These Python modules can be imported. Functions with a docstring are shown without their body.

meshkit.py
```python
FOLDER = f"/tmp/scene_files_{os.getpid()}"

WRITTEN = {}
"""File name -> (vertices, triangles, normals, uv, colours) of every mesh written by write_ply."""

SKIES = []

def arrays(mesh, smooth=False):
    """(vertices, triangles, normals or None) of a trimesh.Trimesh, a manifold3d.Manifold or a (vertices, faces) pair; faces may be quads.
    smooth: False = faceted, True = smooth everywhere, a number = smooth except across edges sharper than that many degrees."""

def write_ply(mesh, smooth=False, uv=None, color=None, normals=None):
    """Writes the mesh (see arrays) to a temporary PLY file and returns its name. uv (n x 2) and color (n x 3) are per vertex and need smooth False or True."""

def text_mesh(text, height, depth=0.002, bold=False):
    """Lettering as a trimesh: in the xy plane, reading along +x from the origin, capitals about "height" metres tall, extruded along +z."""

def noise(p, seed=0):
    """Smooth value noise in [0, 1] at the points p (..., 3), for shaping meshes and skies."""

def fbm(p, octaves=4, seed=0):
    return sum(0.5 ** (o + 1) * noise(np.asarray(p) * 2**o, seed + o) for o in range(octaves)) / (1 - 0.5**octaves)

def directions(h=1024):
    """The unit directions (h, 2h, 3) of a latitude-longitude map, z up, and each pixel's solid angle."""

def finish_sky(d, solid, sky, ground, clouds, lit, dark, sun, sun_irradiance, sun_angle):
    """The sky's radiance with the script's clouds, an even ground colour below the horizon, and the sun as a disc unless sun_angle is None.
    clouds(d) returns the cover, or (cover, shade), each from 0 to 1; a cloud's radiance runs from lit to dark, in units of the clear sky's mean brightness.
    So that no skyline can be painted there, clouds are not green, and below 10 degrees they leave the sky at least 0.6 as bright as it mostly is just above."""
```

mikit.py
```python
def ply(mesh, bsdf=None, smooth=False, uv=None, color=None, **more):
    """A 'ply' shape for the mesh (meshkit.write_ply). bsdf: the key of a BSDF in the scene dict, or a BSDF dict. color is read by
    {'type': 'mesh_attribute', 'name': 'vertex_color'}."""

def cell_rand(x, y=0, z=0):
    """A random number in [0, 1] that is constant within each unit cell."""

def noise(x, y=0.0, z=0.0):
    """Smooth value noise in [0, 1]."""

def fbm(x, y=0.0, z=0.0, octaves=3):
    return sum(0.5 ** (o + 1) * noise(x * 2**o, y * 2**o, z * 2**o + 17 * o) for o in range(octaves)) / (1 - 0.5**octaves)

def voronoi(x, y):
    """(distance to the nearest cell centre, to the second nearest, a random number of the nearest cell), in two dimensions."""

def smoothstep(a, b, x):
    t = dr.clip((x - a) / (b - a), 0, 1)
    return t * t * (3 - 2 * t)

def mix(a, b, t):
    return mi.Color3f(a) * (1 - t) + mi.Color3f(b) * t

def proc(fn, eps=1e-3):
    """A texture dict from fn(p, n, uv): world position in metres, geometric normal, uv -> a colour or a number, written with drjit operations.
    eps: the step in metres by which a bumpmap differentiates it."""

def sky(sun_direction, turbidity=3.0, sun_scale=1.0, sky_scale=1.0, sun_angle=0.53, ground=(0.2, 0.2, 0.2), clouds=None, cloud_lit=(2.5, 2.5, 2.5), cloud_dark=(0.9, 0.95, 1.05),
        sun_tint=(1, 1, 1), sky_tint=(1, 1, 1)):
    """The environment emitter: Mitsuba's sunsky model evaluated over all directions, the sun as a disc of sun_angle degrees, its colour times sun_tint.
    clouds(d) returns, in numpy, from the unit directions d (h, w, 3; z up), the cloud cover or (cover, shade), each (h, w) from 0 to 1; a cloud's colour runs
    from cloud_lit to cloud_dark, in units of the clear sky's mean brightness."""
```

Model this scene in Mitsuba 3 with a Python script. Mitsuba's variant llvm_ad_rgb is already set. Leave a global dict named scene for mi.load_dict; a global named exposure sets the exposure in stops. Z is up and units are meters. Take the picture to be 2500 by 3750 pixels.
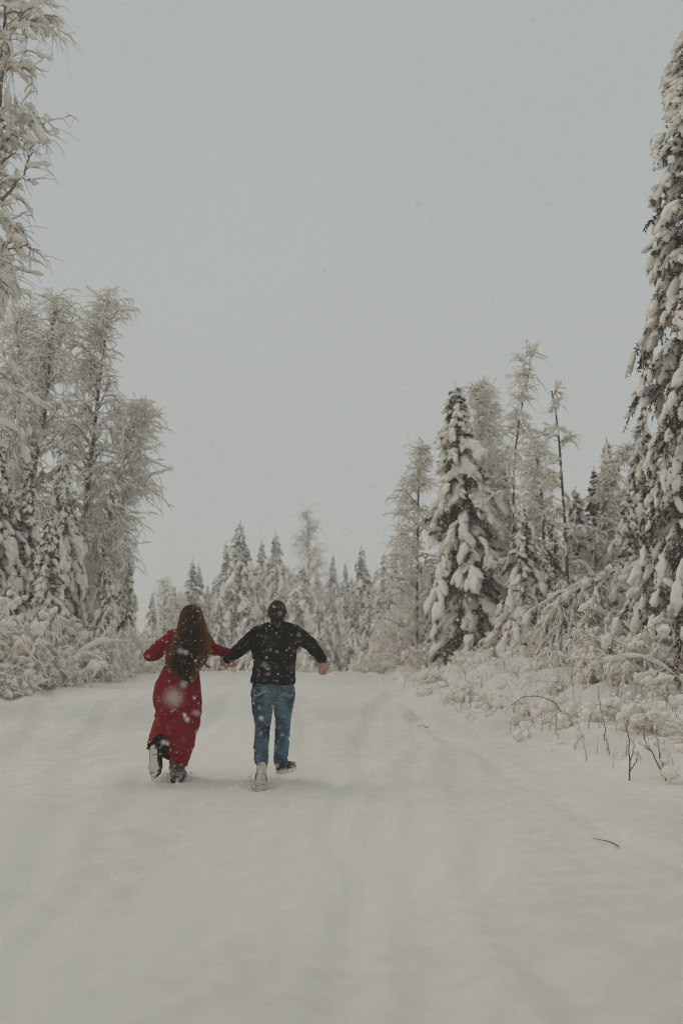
import math
import numpy as np, trimesh, manifold3d as m3, mitsuba as mi, drjit as dr
import mikit, meshkit
from scipy.interpolate import CubicSpline, PchipInterpolator
from scipy import sparse
from shapely.geometry import Polygon

T = mi.ScalarTransform4f
scene, labels = {}, {}

# ---------------------------------------------------------------- camera, sky, exposure
EYE = np.array([0.0, 0.0, 1.77])
FPX, CU, CV, HORIZON = 3650.0, 1250.0, 1875.0, 2450.0          # focal length and frame in the photograph's own pixels
PITCH = math.atan((HORIZON - CV) / FPX)
CP, SP = math.cos(PITCH), math.sin(PITCH)
scene['camera'] = {
    'type': 'thinlens', 'fov': math.degrees(2 * math.atan(CU / FPX)), 'fov_axis': 'x',
    'aperture_radius': 0.008, 'focus_distance': 9.5, 'near_clip': 0.05, 'far_clip': 3000.0,
    'to_world': T().look_at(origin=EYE.tolist(), target=(EYE + [0, CP, SP]).tolist(), up=[0, 0, 1]),
}


def overcast(d):
    e = np.clip(d[..., 2], 0, 1)
    lump = meshkit.fbm(d * [2.2, 2.2, 3.5] + 7.3, 4, 5)
    return np.ones(d.shape[:2]), np.clip(0.22 + 0.30 * e ** 0.8 + 0.22 * (lump - 0.5), 0, 1)


scene['sky'] = mikit.sky((-0.60, -0.05, 0.70), turbidity=4, sun_scale=0.12, sky_scale=1.0, sun_angle=36, ground=(0.6, 0.6, 0.58),
                         clouds=overcast, cloud_lit=(1.445, 1.53, 1.51), cloud_dark=(0.87, 0.95, 0.95))
exposure = 1.46


def at(u, v, d):
    """The point at depth y = d that the photograph's pixel (u, v) looks at."""
    u, v, d = np.broadcast_arrays(np.asarray(u, float), np.asarray(v, float), np.asarray(d, float))
    a, b = (u - CU) / FPX, (CV - v) / FPX
    dy = CP - b * SP
    return np.stack([a / dy * d, d, EYE[2] + (SP + b * CP) / dy * d], -1)


# ---------------------------------------------------------------- materials
def two(b):
    return {'type': 'twosided', 'bsdf': b}


def pr(col, rough=0.8, **k):
    return two({'type': 'principled', 'base_color': col if isinstance(col, dict) else {'type': 'rgb', 'value': list(col)}, 'roughness': rough, 'specular': 0.25, **k})


def diff(col):
    return two({'type': 'diffuse', 'reflectance': col if isinstance(col, dict) else {'type': 'rgb', 'value': list(col)}})


SNOW = (0.935, 0.905, 0.845)


def f_ground(p, n, uv):
    w = mikit.fbm(p.x * 0.7, p.y * 0.4, 3.0, 3)
    g = mikit.fbm(p.x * 9.0, p.y * 9.0, 1.0, 2)
    return mikit.mix((0.805, 0.775, 0.722), (0.895, 0.872, 0.828), mikit.smoothstep(0.3, 0.7, w * 0.7 + g * 0.3))


def f_jeans(p, n, uv):
    a = mikit.fbm(p.x * 9, p.y * 9, p.z * 5, 3)
    b = mikit.noise(p.x * 160, p.y * 160, p.z * 60)
    c = mikit.mix((0.034, 0.070, 0.108), (0.118, 0.20, 0.272), mikit.smoothstep(0.3, 0.72, a))
    return c * (0.8 + 0.4 * b)


def f_boot(p, n, uv):
    a = mikit.fbm(p.x * 38, p.y * 38, p.z * 38, 3)
    return mikit.mix((0.09, 0.086, 0.077), (0.42, 0.41, 0.37), mikit.smoothstep(0.36, 0.72, a))


def f_bark(p, n, uv):
    a = mikit.fbm(p.x * 14, p.y * 14, p.z * 4, 3)
    s = mikit.fbm(p.x * 5, p.y * 5, p.z * 3 + 9, 3)
    c = mikit.mix((0.055, 0.038, 0.028), (0.17, 0.125, 0.095), a)
    return mikit.mix(c, (0.78, 0.76, 0.70), mikit.smoothstep(0.53, 0.62, s))


def f_dress(p, n, uv):
    a = mikit.noise(p.x * 110, p.y * 110, p.z * 110)
    return mikit.mix((0.16, 0.005, 0.007), (0.29, 0.010, 0.013), a)


def f_knit(p, n, uv):
    a = mikit.noise(p.x * 130, p.y * 130, p.z * 130)
    return mikit.mix((0.010, 0.009, 0.008), (0.022, 0.020, 0.017), a)


def f_brown(p, n, uv):
    a = mikit.fbm(p.x * 30, p.y * 30, p.z * 30, 3)
    return mikit.mix((0.05, 0.027, 0.018), (0.55, 0.53, 0.48), mikit.smoothstep(0.52, 0.66, a))


def f_sole(p, n, uv):
    a = mikit.fbm(p.x * 45, p.y * 45, p.z * 45, 3)
    return mikit.mix((0.16, 0.15, 0.14), (0.74, 0.72, 0.66), mikit.smoothstep(0.22, 0.42, a))


scene.update({
    'm_ground': diff(mikit.proc(f_ground)),
    'm_snow': diff(SNOW),
    'm_needles': diff((0.070, 0.056, 0.034)),
    'm_bark': diff(mikit.proc(f_bark)),
    'm_twig': diff((0.26, 0.19, 0.145)),
    'm_stem': diff((0.16, 0.085, 0.055)),
    'm_dress': pr(mikit.proc(f_dress), 0.9, sheen=0.35),
    'm_knit': pr(mikit.proc(f_knit), 0.95, sheen=0.1),
    'm_jeans': pr(mikit.proc(f_jeans), 0.9),
    'm_thread': diff((0.46, 0.40, 0.26)),
    'm_skin': pr((0.50, 0.27, 0.18), 0.55),
    'm_hair': pr({'type': 'mesh_attribute', 'name': 'vertex_color'}, 0.5),
    'm_black_hair': pr((0.012, 0.010, 0.009), 0.55),
    'm_boot': pr(mikit.proc(f_boot), 0.85),
    'm_brown_boot': pr(mikit.proc(f_brown), 0.7),
    'm_rubber': pr((0.03, 0.028, 0.026), 0.7),
    'm_sole_snow': diff(mikit.proc(f_sole)),
    'm_leggings': diff((0.012, 0.012, 0.012)),
    'm_flake': {'type': 'principledthin', 'base_color': {'type': 'rgb', 'value': [0.99, 0.99, 0.98]}, 'roughness': 0.9, 'diff_trans': 1.0, 'spec_trans': 0.0, 'eta': 1.05},
    'm_eye': pr((0.6, 0.58, 0.55), 0.2),
    'm_paint': pr((0.035, 0.045, 0.065), 0.3, clearcoat=0.6),
    'm_glass_dark': pr((0.02, 0.024, 0.03), 0.08),
    'm_chrome': pr((0.5, 0.5, 0.5), 0.3, metallic=0.9),
    'm_lens': pr((0.45, 0.02, 0.015), 0.2),
})


def label(key, text, cat=None, group=None, kind=None):
    d = {'label': text}
    if cat: d['category'] = cat
    if group: d['group'] = group
    if kind: d['kind'] = kind
    labels[key] = d


def add(key, mesh, mat, smooth=False, **k):
    assert key not in scene, key
    scene[key] = mikit.ply(mesh, mat, smooth, **k)


counts = {}


def fresh(name):
    """name, name_001, name_002 ..."""
    n = counts.get(name, 0)
    counts[name] = n + 1
    return name if n == 0 else f'{name}_{n:03d}'


# ---------------------------------------------------------------- mesh helpers
def cat(parts):
    vs, fs, o = [], [], 0
    for v, f in parts:
        vs.append(v); fs.append(np.asarray(f) + o); o += len(v)
    return np.vstack(vs), np.vstack(fs)


def unit(a):
    return a / (np.linalg.norm(a, axis=-1, keepdims=True) + 1e-12)


def tubes(P, R, sides=4, squash=None):
    """Open tubes round polylines P (N,K,3) with radii R (N,K)."""
    P = np.asarray(P, float)
    N, K, _ = P.shape
    R = np.broadcast_to(R, (N, K))
    t = unit(np.gradient(P, axis=1))
    mean = unit(t.mean(1, keepdims=True))
    ref = np.where(np.abs(mean[..., 2:]) < 0.9, [0, 0, 1.0], [1.0, 0, 0])
    a = unit(np.cross(t, ref)); b = np.cross(a, t)
    ang = np.arange(sides) * 2 * np.pi / sides
    sq = 1.0 if squash is None else squash
    v = P[:, :, None] + R[..., None, None] * (np.cos(ang)[:, None] * a[:, :, None] + sq * np.sin(ang)[:, None] * b[:, :, None])
    n, k, s = np.meshgrid(np.arange(N), np.arange(K - 1), np.arange(sides), indexing='ij')
    s2 = (s + 1) % sides
    i = lambda k_, s_: (n * K + k_) * sides + s_
    q = np.stack([i(k, s), i(k, s2), i(k + 1, s2), i(k + 1, s)], -1).reshape(-1, 4)
    return v.reshape(-1, 3), np.vstack([q[:, :3], q[:, [0, 2, 3]]])


ICO = {s: trimesh.creation.icosphere(subdivisions=s) for s in (0, 1, 2, 3)}


def blobs(C, A, S, sub=1, seed=0, amp=0.35, freq=1.3):
    """Lumpy ellipsoids: centres C, long axes A, half sizes S (along A, across, up), all (N,3)."""
    C, A, S = np.asarray(C, float), unit(np.asarray(A, float)), np.asarray(S, float)
    if not len(C):
        return np.zeros((0, 3)), np.zeros((0, 3), int)
    u, f = np.array(ICO[sub].vertices), np.array(ICO[sub].faces)
    ref = np.where(np.abs(A[:, 2:]) < 0.95, [0, 0, 1.0], [1.0, 0, 0])
    y = unit(np.cross(ref, A)); z = np.cross(A, y)
    rng = np.random.default_rng(seed)
    off = rng.uniform(0, 50, (len(C), 1, 3))
    n = meshkit.noise(u[None] * freq + off, seed) - 0.5 + 0.5 * (meshkit.noise(u[None] * freq * 2.3 + off, seed + 3) - 0.5)
    w = u[None] * (1 + 2 * amp * n[..., None])
    v = C[:, None] + w[..., :1] * (A * S[:, :1])[:, None] + w[..., 1:2] * (y * S[:, 1:2])[:, None] + w[..., 2:] * (z * S[:, 2:])[:, None]
    return v.reshape(-1, 3), (f[None] + (np.arange(len(C)) * len(u))[:, None, None]).reshape(-1, 3)


def spikes(B, D, width):
    """Thin triangles from B along D."""
    side = unit(np.cross(D, np.random.default_rng(3).normal(size=D.shape))) * np.reshape(width, (-1, 1))
    v = np.stack([B - side, B + side, B + D], 1).reshape(-1, 3)
    return v, np.arange(len(v)).reshape(-1, 3)


def along(P, s):
    """Points and tangents of polylines P (N,K,3) at parameters s (N,M)."""
    K = P.shape[1]
    x = np.clip(s, 0, 1) * (K - 1)
    i = np.minimum(x.astype(int), K - 2)
    f = (x - i)[..., None]
    n = np.arange(len(P))[:, None]
    a, b = P[n, i], P[n, i + 1]
    return a * (1 - f) + b * f, unit(b - a)


# ---------------------------------------------------------------- snow-filled air
HAZE = 0.0042
scene['haze_medium'] = {'type': 'homogeneous', 'albedo': 0.95, 'sigma_t': HAZE, 'phase': {'type': 'isotropic'}}
scene['camera']['medium'] = {'type': 'ref', 'id': 'haze_medium'}
scene['haze'] = {'type': 'cube', 'to_world': T().translate([0, 0, 13.0]).scale([700, 700, 20]), 'bsdf': {'type': 'null'}, 'interior': {'type': 'ref', 'id': 'haze_medium'}}
label('haze', 'thin veil of falling snow in the air', 'haze', kind='stuff')

# ---------------------------------------------------------------- the ground
EDGE_R = PchipInterpolator([0, 5, 8, 9.7, 11.2, 12.8, 17.7, 24, 60], [5.6, 4.4, 3.3, 2.75, 2.15, 1.75, 1.15, 0.9, 0.9])
EDGE_L = PchipInterpolator([0, 8, 14, 18, 22, 25, 60], [-7.5, -7.0, -6.6, -6.3, -6.1, -5.2, -8.0])
rg = np.random.default_rng(11)
my = rg.uniform(7.8, 25, 620)
mx = EDGE_R(my) + 0.1 + rg.gamma(1.5, 1.3, 620)
MOUNDS = np.stack([mx, my, rg.uniform(0.13, 0.36, 620), rg.uniform(0.015, 0.07, 620) * np.clip(0.5 + (mx - EDGE_R(my)) * 0.6, 0.4, 1.4)], 1)
my = rg.uniform(14, 30, 130)
MOUNDS = np.vstack([MOUNDS, np.stack([EDGE_L(my) - rg.gamma(1.6, 1.2, 130), my, rg.uniform(0.25, 0.6, 130), rg.uniform(0.06, 0.2, 130)], 1)])
my = rg.uniform(9, 22, 90)
mx = EDGE_R(my) + 0.9 + rg.gamma(1.6, 1.2, 90)
MOUNDS = np.vstack([MOUNDS, np.stack([mx, my, rg.uniform(0.25, 0.55, 90), rg.uniform(0.04, 0.11, 90)], 1)])
CREST = PchipInterpolator([-60, 0, 21.5, 24.5, 27, 34, 45, 62, 120, 600], [-4.0, 0.0, 1.505, 1.665, 1.66, 1.42, 1.05, 0.9, 0.8, 0.8])
DENTS = [(-1.53, 9.42, 0.12, 0.2, 0.05), (-0.74, 9.33, 0.12, 0.18, 0.05)] + [(x0 + 0.17 * (-1) ** k + 0.04 * math.sin(5.0 * k + x0), 8.75 - 0.62 * k, 0.10, 0.17, 0.035) for x0 in (-1.42, -0.55) for k in range(9)]

def H(x, y, fine=True):
    x, y = np.broadcast_arrays(np.asarray(x, float), np.asarray(y, float))
    z = CREST(np.clip(y, -60, 600))
    r, l = x - EDGE_R(np.clip(y, 0, 60)), EDGE_L(np.clip(y, 0, 60)) - x
    sm = lambda t, w: np.clip(t / w, 0, 1) ** 2 * (3 - 2 * np.clip(t / w, 0, 1))
    near = np.clip((y - 9) / 10, 0.25, 1)
    z = z + 0.68 * sm(r, 3.6) * near + 0.5 * sm(l + 0.3, 3.5) + 0.03 * np.clip(np.maximum(r, l) - 2, 0, 60)
    p = np.stack([x, y, np.zeros_like(x)], -1)
    z = z + 0.12 * (meshkit.fbm(p * 0.33, 2, 1) - 0.5) + 0.085 * np.exp(-((x + 1.75) / 0.95) ** 2 - ((y - 9.5) / 0.9) ** 2)
    if fine:
        z = z + 0.045 * (meshkit.fbm(p * [1.5, 0.8, 1], 3, 2) - 0.5) + 0.018 * (meshkit.fbm(p * [6, 4, 1], 2, 4) - 0.5)
        # wheel tracks filled with new snow, running up the road
        for x0, w, dep, sl in ((-3.5, 0.16, 0.085, -0.22), (-2.9, 0.14, 0.075, -0.18), (-2.2, 0.15, 0.08, -0.12), (-1.45, 0.15, 0.06, -0.06), (-0.2, 0.13, 0.06, -0.02), (0.3, 0.14, 0.06, 0.03), (1.15, 0.14, 0.045, -0.02), (2.0, 0.13, 0.05, -0.07), (-4.9, 0.18, 0.05, -0.12), (0.75, 0.10, 0.04, 0.02)):
            c = x0 + sl * (y - 6) + 0.24 * np.sin(y * 0.33 + x0 * 3) + 0.3 * (meshkit.noise(p * 0.9, 8) - 0.5)
            u_ = (x - c) / w
            z = z + dep * (0.35 * np.exp(-((np.abs(u_) - 1.5) / 0.6) ** 2) - np.exp(-np.abs(u_) ** 2.6)) * np.clip(1.5 * meshkit.noise(p * [0.3, 0.35, 1], 9) - 0.1, 0.1, 0.95) * np.interp(y, [4, 9, 16], [1.0, 0.8, 1.0])
        for a, b, w, h in MOUNDS:
            k = (np.abs(x - a) < 3 * w) & (np.abs(y - b) < 3 * w)
            if k.any():
                z = z + np.where(k, h * np.exp(-(((x - a) / w) ** 2 + ((y - b) / w) ** 2) ** 1.3), 0)
        for a, b, wx, wy, h in DENTS:
            e = ((x - a) / wx) ** 2 + ((y - b) / wy) ** 2
            z = z - h * np.exp(-e ** 1.5) + 0.55 * h * np.exp(-((np.sqrt(e) - 1.5) / 0.35) ** 2)
    return z


def axis(lo, hi, step, far, n):
    grow = np.geomspace(step, far, n)
    return np.concatenate([lo - np.cumsum(grow)[::-1], np.arange(lo, hi, step), hi + np.cumsum(grow)])


gx, gy = axis(-7.5, 7.5, 0.08, 60, 33), axis(3.2, 27.0, 0.08, 60, 33)
GX, GY = np.meshgrid(gx, gy, indexing='ij')
GZ = H(GX, GY)
ii, jj = np.meshgrid(np.arange(len(gx) - 1), np.arange(len(gy) - 1), indexing='ij')
k_ = ii * len(gy) + jj
quad = np.stack([k_, k_ + len(gy), k_ + len(gy) + 1, k_ + 1], -1).reshape(-1, 4)
add('ground', (np.stack([GX, GY, GZ], -1).reshape(-1, 3), quad), 'm_ground', True)
label('ground', 'snow covered road and banks rising to a crest between the trees', kind='structure')


# ---------------------------------------------------------------- spruces
def spruce(seed, h, rad, nb=120, sub=1, shape=0.85, droop=0.9, snow=1.0, nt=16, needle=0.07, tip=0.10, per=9, cap=0.16, long=1.0, bare=0.12, var=(0.5, 1.22), psub=1):
    """Trunk, needles and snow of a snow-laden spruce of height h, standing on the origin. cap: half length of the largest snow pillow in metres."""
    r = np.random.default_rng(seed)
    t = ((np.arange(nb) + r.uniform(0, 1, nb)) / nb) ** 1.08 * 0.96 + 0.02
    az = np.arange(nb) * 2.399963 + r.normal(0, 0.45, nb)
    L = rad * ((1 - t) ** shape * r.uniform(*var, nb) + tip * 0.5 * (1 - 0.6 * t)) * np.clip(0.72 + t * 3, 0, 1)
    out = np.stack([np.cos(az), np.sin(az), np.zeros(nb)], -1)
    s = np.linspace(0, 1, 8)
    dp = droop * r.uniform(0.6, 1.35, nb) * (1.1 - 0.5 * t)
    up = 0.25 + 0.25 * t
    bend = 0.015 * h * np.array([np.sin(seed), np.cos(seed * 1.7), 0])
    tr = lambda tt: np.stack([bend[0] * tt ** 2, bend[1] * tt ** 2, h * tt], -1)
    P = tr(t)[:, None] + out[:, None] * (L[:, None] * s * (1 - 0.2 * s))[..., None]
    P[..., 2] += L[:, None] * (up[:, None] * s - dp[:, None] * s ** 1.9)
    P += np.cumsum(r.normal(0, 0.022, P.shape), 1) * L[:, None, None]
    tt = np.linspace(0, 1.015, 9)
    trunk = cat([tubes(tr(tt)[None], (0.011 * h * (1 - tt * 0.93) + 0.005)[None], 8), tubes(P, (0.012 * L[:, None] + 0.004) * (1 - 0.7 * s), 3)])
    # needle sprays: side twigs hanging from every bough
    ss = r.uniform(0.08, 1.04, (nb, nt))
    B, tg = along(P, ss)
    side = np.cross(tg, [0, 0, 1.0]) * r.choice([-1, 1], (nb, nt))[..., None]
    D = unit(tg * 0.6 + unit(side) * r.uniform(0.2, 1.0, (nb, nt, 1)) + np.array([0, 0, -1.0]) * r.uniform(-0.05, 0.9, (nb, nt, 1)))
    ln = (0.26 * np.minimum(L, 1.6)[:, None] + 0.04) * r.uniform(0.4, 1.15, (nb, nt)) * (1.2 - 0.5 * ss)
    nsz = np.repeat(needle * (0.45 + 0.55 * np.clip((1 - t) * 5, 0, 1)), nt)
    B, D, ln = B.reshape(-1, 3), D.reshape(-1, 3), ln.reshape(-1)
    q = r.uniform(0, 1.0, (len(B), per))
    NB = B[:, None] + D[:, None] * (ln[:, None] * q)[..., None]
    ND = unit(D[:, None] * 0.9 + r.normal(0, 0.6, (len(B), per, 3)) + [0, 0, -0.1]) * (nsz[:, None, None] * r.uniform(0.6, 1.4, (len(B), per, 1)))
    needles = spikes(NB.reshape(-1, 3), ND.reshape(-1, 3), np.repeat(nsz, per) * 0.17)
    # snow: lumps along each bough with gaps between them, paws at its sides and end
    keep = r.uniform(0, 1, nb) > bare * 0.6
    Pk, Lk = P[keep], L[keep]
    n = len(Pk)
    m = 5
    sp = np.linspace(0.22, 0.96, m)[None] + r.uniform(-0.09, 0.09, (n, m))
    C, A = along(Pk, sp)
    w = snow * r.uniform(0.45, 1.2, (n, m))
    S = np.stack([np.minimum(0.18 * Lk[:, None] + 0.02, cap) * w * long, np.minimum(0.13 * Lk[:, None] + 0.018, cap * 0.72) * w, np.minimum(0.09 * Lk[:, None] + 0.02, cap * 0.55) * w], -1)
    C = C + np.array([0, 0, 1.0]) * (S[..., 2:] * 0.45)
    ok = r.uniform(0, 1, (n, m)) > bare
    pil = blobs(C[ok], A[ok], S[ok], sub, seed, 0.55, 1.7)
    nf = 7
    sf = r.uniform(0.35, 1.0, (n, nf))
    C, A = along(Pk, sf)
    side = unit(np.cross(A, [0, 0, 1.0])) * r.choice([-1, 1], (n, nf))[..., None]
    D = unit(A * 0.8 + side * r.uniform(0.1, 1.0, (n, nf, 1)) + np.array([0, 0, -1.0]) * r.uniform(0.1, 0.9, (n, nf, 1)))
    ln = np.minimum(0.15 * Lk[:, None] + 0.025, cap * 0.85) * r.uniform(0.5, 1.35, (n, nf)) * snow * long
    C = C + D * (ln * 0.95)[..., None] + [0, 0, 0.01]
    S = np.stack([ln, ln * r.uniform(0.32, 0.55, (n, nf)) / long + 0.008, ln * 0.34 / long + 0.008], -1)
    ok = r.uniform(0, 1, (n, nf)) > bare
    paw = blobs(C[ok], D[ok], S[ok], psub, seed + 1, 0.5, 1.5)
    # loose snow caught among the twigs
    k = r.choice(len(NB), min(len(NB), nb * 5), replace=False)
    c = NB[k, 0] + [0, 0, 0.01]
    sz = r.uniform(0.35, 1.0, (len(c), 1)) * min(cap * 0.3, 0.02 + 0.02 * rad) * snow
    bit = blobs(c, ND[k, 0], sz * r.uniform(0.6, 1.6, (len(c), 3)), 0, seed + 2, 0.4)
    return {'trunk': trunk, 'needles': needles, 'snow': cat([pil, paw, bit])}


MAT = {'trunk': 'm_bark', 'branches': 'm_twig', 'needles': 'm_needles', 'snow': 'm_snow', 'stems': 'm_twig', 'stalk': 'm_stem'}


def place(name, parts, pos, rz=0.0, sc=1.0, lean=(0, 0), text=None, cate='tree', group=None):
    """One more thing from a dict of meshes or of ready ply dicts."""
    key = fresh(name)
    M = T().translate(np.asarray(pos, float).tolist()).rotate([1, 0, 0], lean[0]).rotate([0, 1, 0], lean[1]).rotate([0, 0, 1], rz).scale(sc)
    for part, d in parts.items():
        scene[f'{key}__{part}'] = {**d, 'to_world': M}
    label(key, text, cate, group)
    return key


def ready(parts):
    return {k: mikit.ply(m, MAT[k], k not in ('needles',)) for k, m in parts.items()}


# ---------------------------------------------------------------- leafless trees and shrubs under snow
def offshoots(P, R, n, smin, smax, length, ang, droop, K, r, wig=0.12, upward=0.0):
    """n side shoots on each polyline: new polylines (N*n,K,3), base radii, parents' s. droop may depend on s."""
    N = len(P)
    s = smin + (smax - smin) * (np.arange(n)[None] + r.uniform(0, 1, (N, n))) / n
    B, t = along(P, s)
    rnd = r.normal(size=B.shape)
    perp = unit(rnd - (rnd * t).sum(-1, keepdims=True) * t)
    a = ang * r.uniform(0.5, 1.5, (N, n, 1))
    D = unit(t * np.cos(a) + perp * np.sin(a) + np.array([0, 0, upward]))
    ln = length(s, r)
    q = np.linspace(0, 1, K)
    dp = droop(s) if callable(droop) else droop * np.ones_like(s)
    Q = B[:, :, None] + D[:, :, None] * (ln[..., None] * q)[..., None]
    Q[..., 2] -= (dp * r.uniform(0.2, 1.5, (N, n)) * ln)[..., None] * q ** 2
    j = np.cumsum(r.normal(0, wig, Q.shape), axis=2) * ln[..., None, None] / K ** 0.5
    Q += j - j[:, :, :1]
    x = np.clip(s, 0, 1) * (R.shape[1] - 1)
    i = np.minimum(x.astype(int), R.shape[1] - 2)
    rr = np.take_along_axis(R, i, 1) * (1 - x + i) + np.take_along_axis(R, i + 1, 1) * (x - i)
    return Q.reshape(N * n, K, 3), rr.reshape(-1), s.reshape(-1)


def snow_on(P, R, thick, r, sides=5, cover=0.9, gap=0.2):
    """Snow lying along polylines: fat lumps on level stretches, thin and broken on steep ones."""
    N, K, _ = P.shape
    t = unit(np.gradient(P, axis=1))
    level = np.sqrt(np.clip(1 - t[..., 2] ** 2, 0, 1))
    w = thick * (0.3 + 0.7 * level) * r.uniform(0.5, 1.3, (N, K))
    w = np.where(r.uniform(0, 1, (N, K)) < gap * (1.6 - level), 0.12 * w, w)
    w = np.where(r.uniform(0, 1, (N, 1)) < cover, w, 0.0015)
    w[:, 0] *= 0.5; w[:, -1] *= 0.35
    C = P.copy()
    C[..., 2] += R + 0.5 * w
    C += r.normal(0, 0.25, C.shape) * w[..., None]
    return tubes(C, w, sides)


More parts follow.
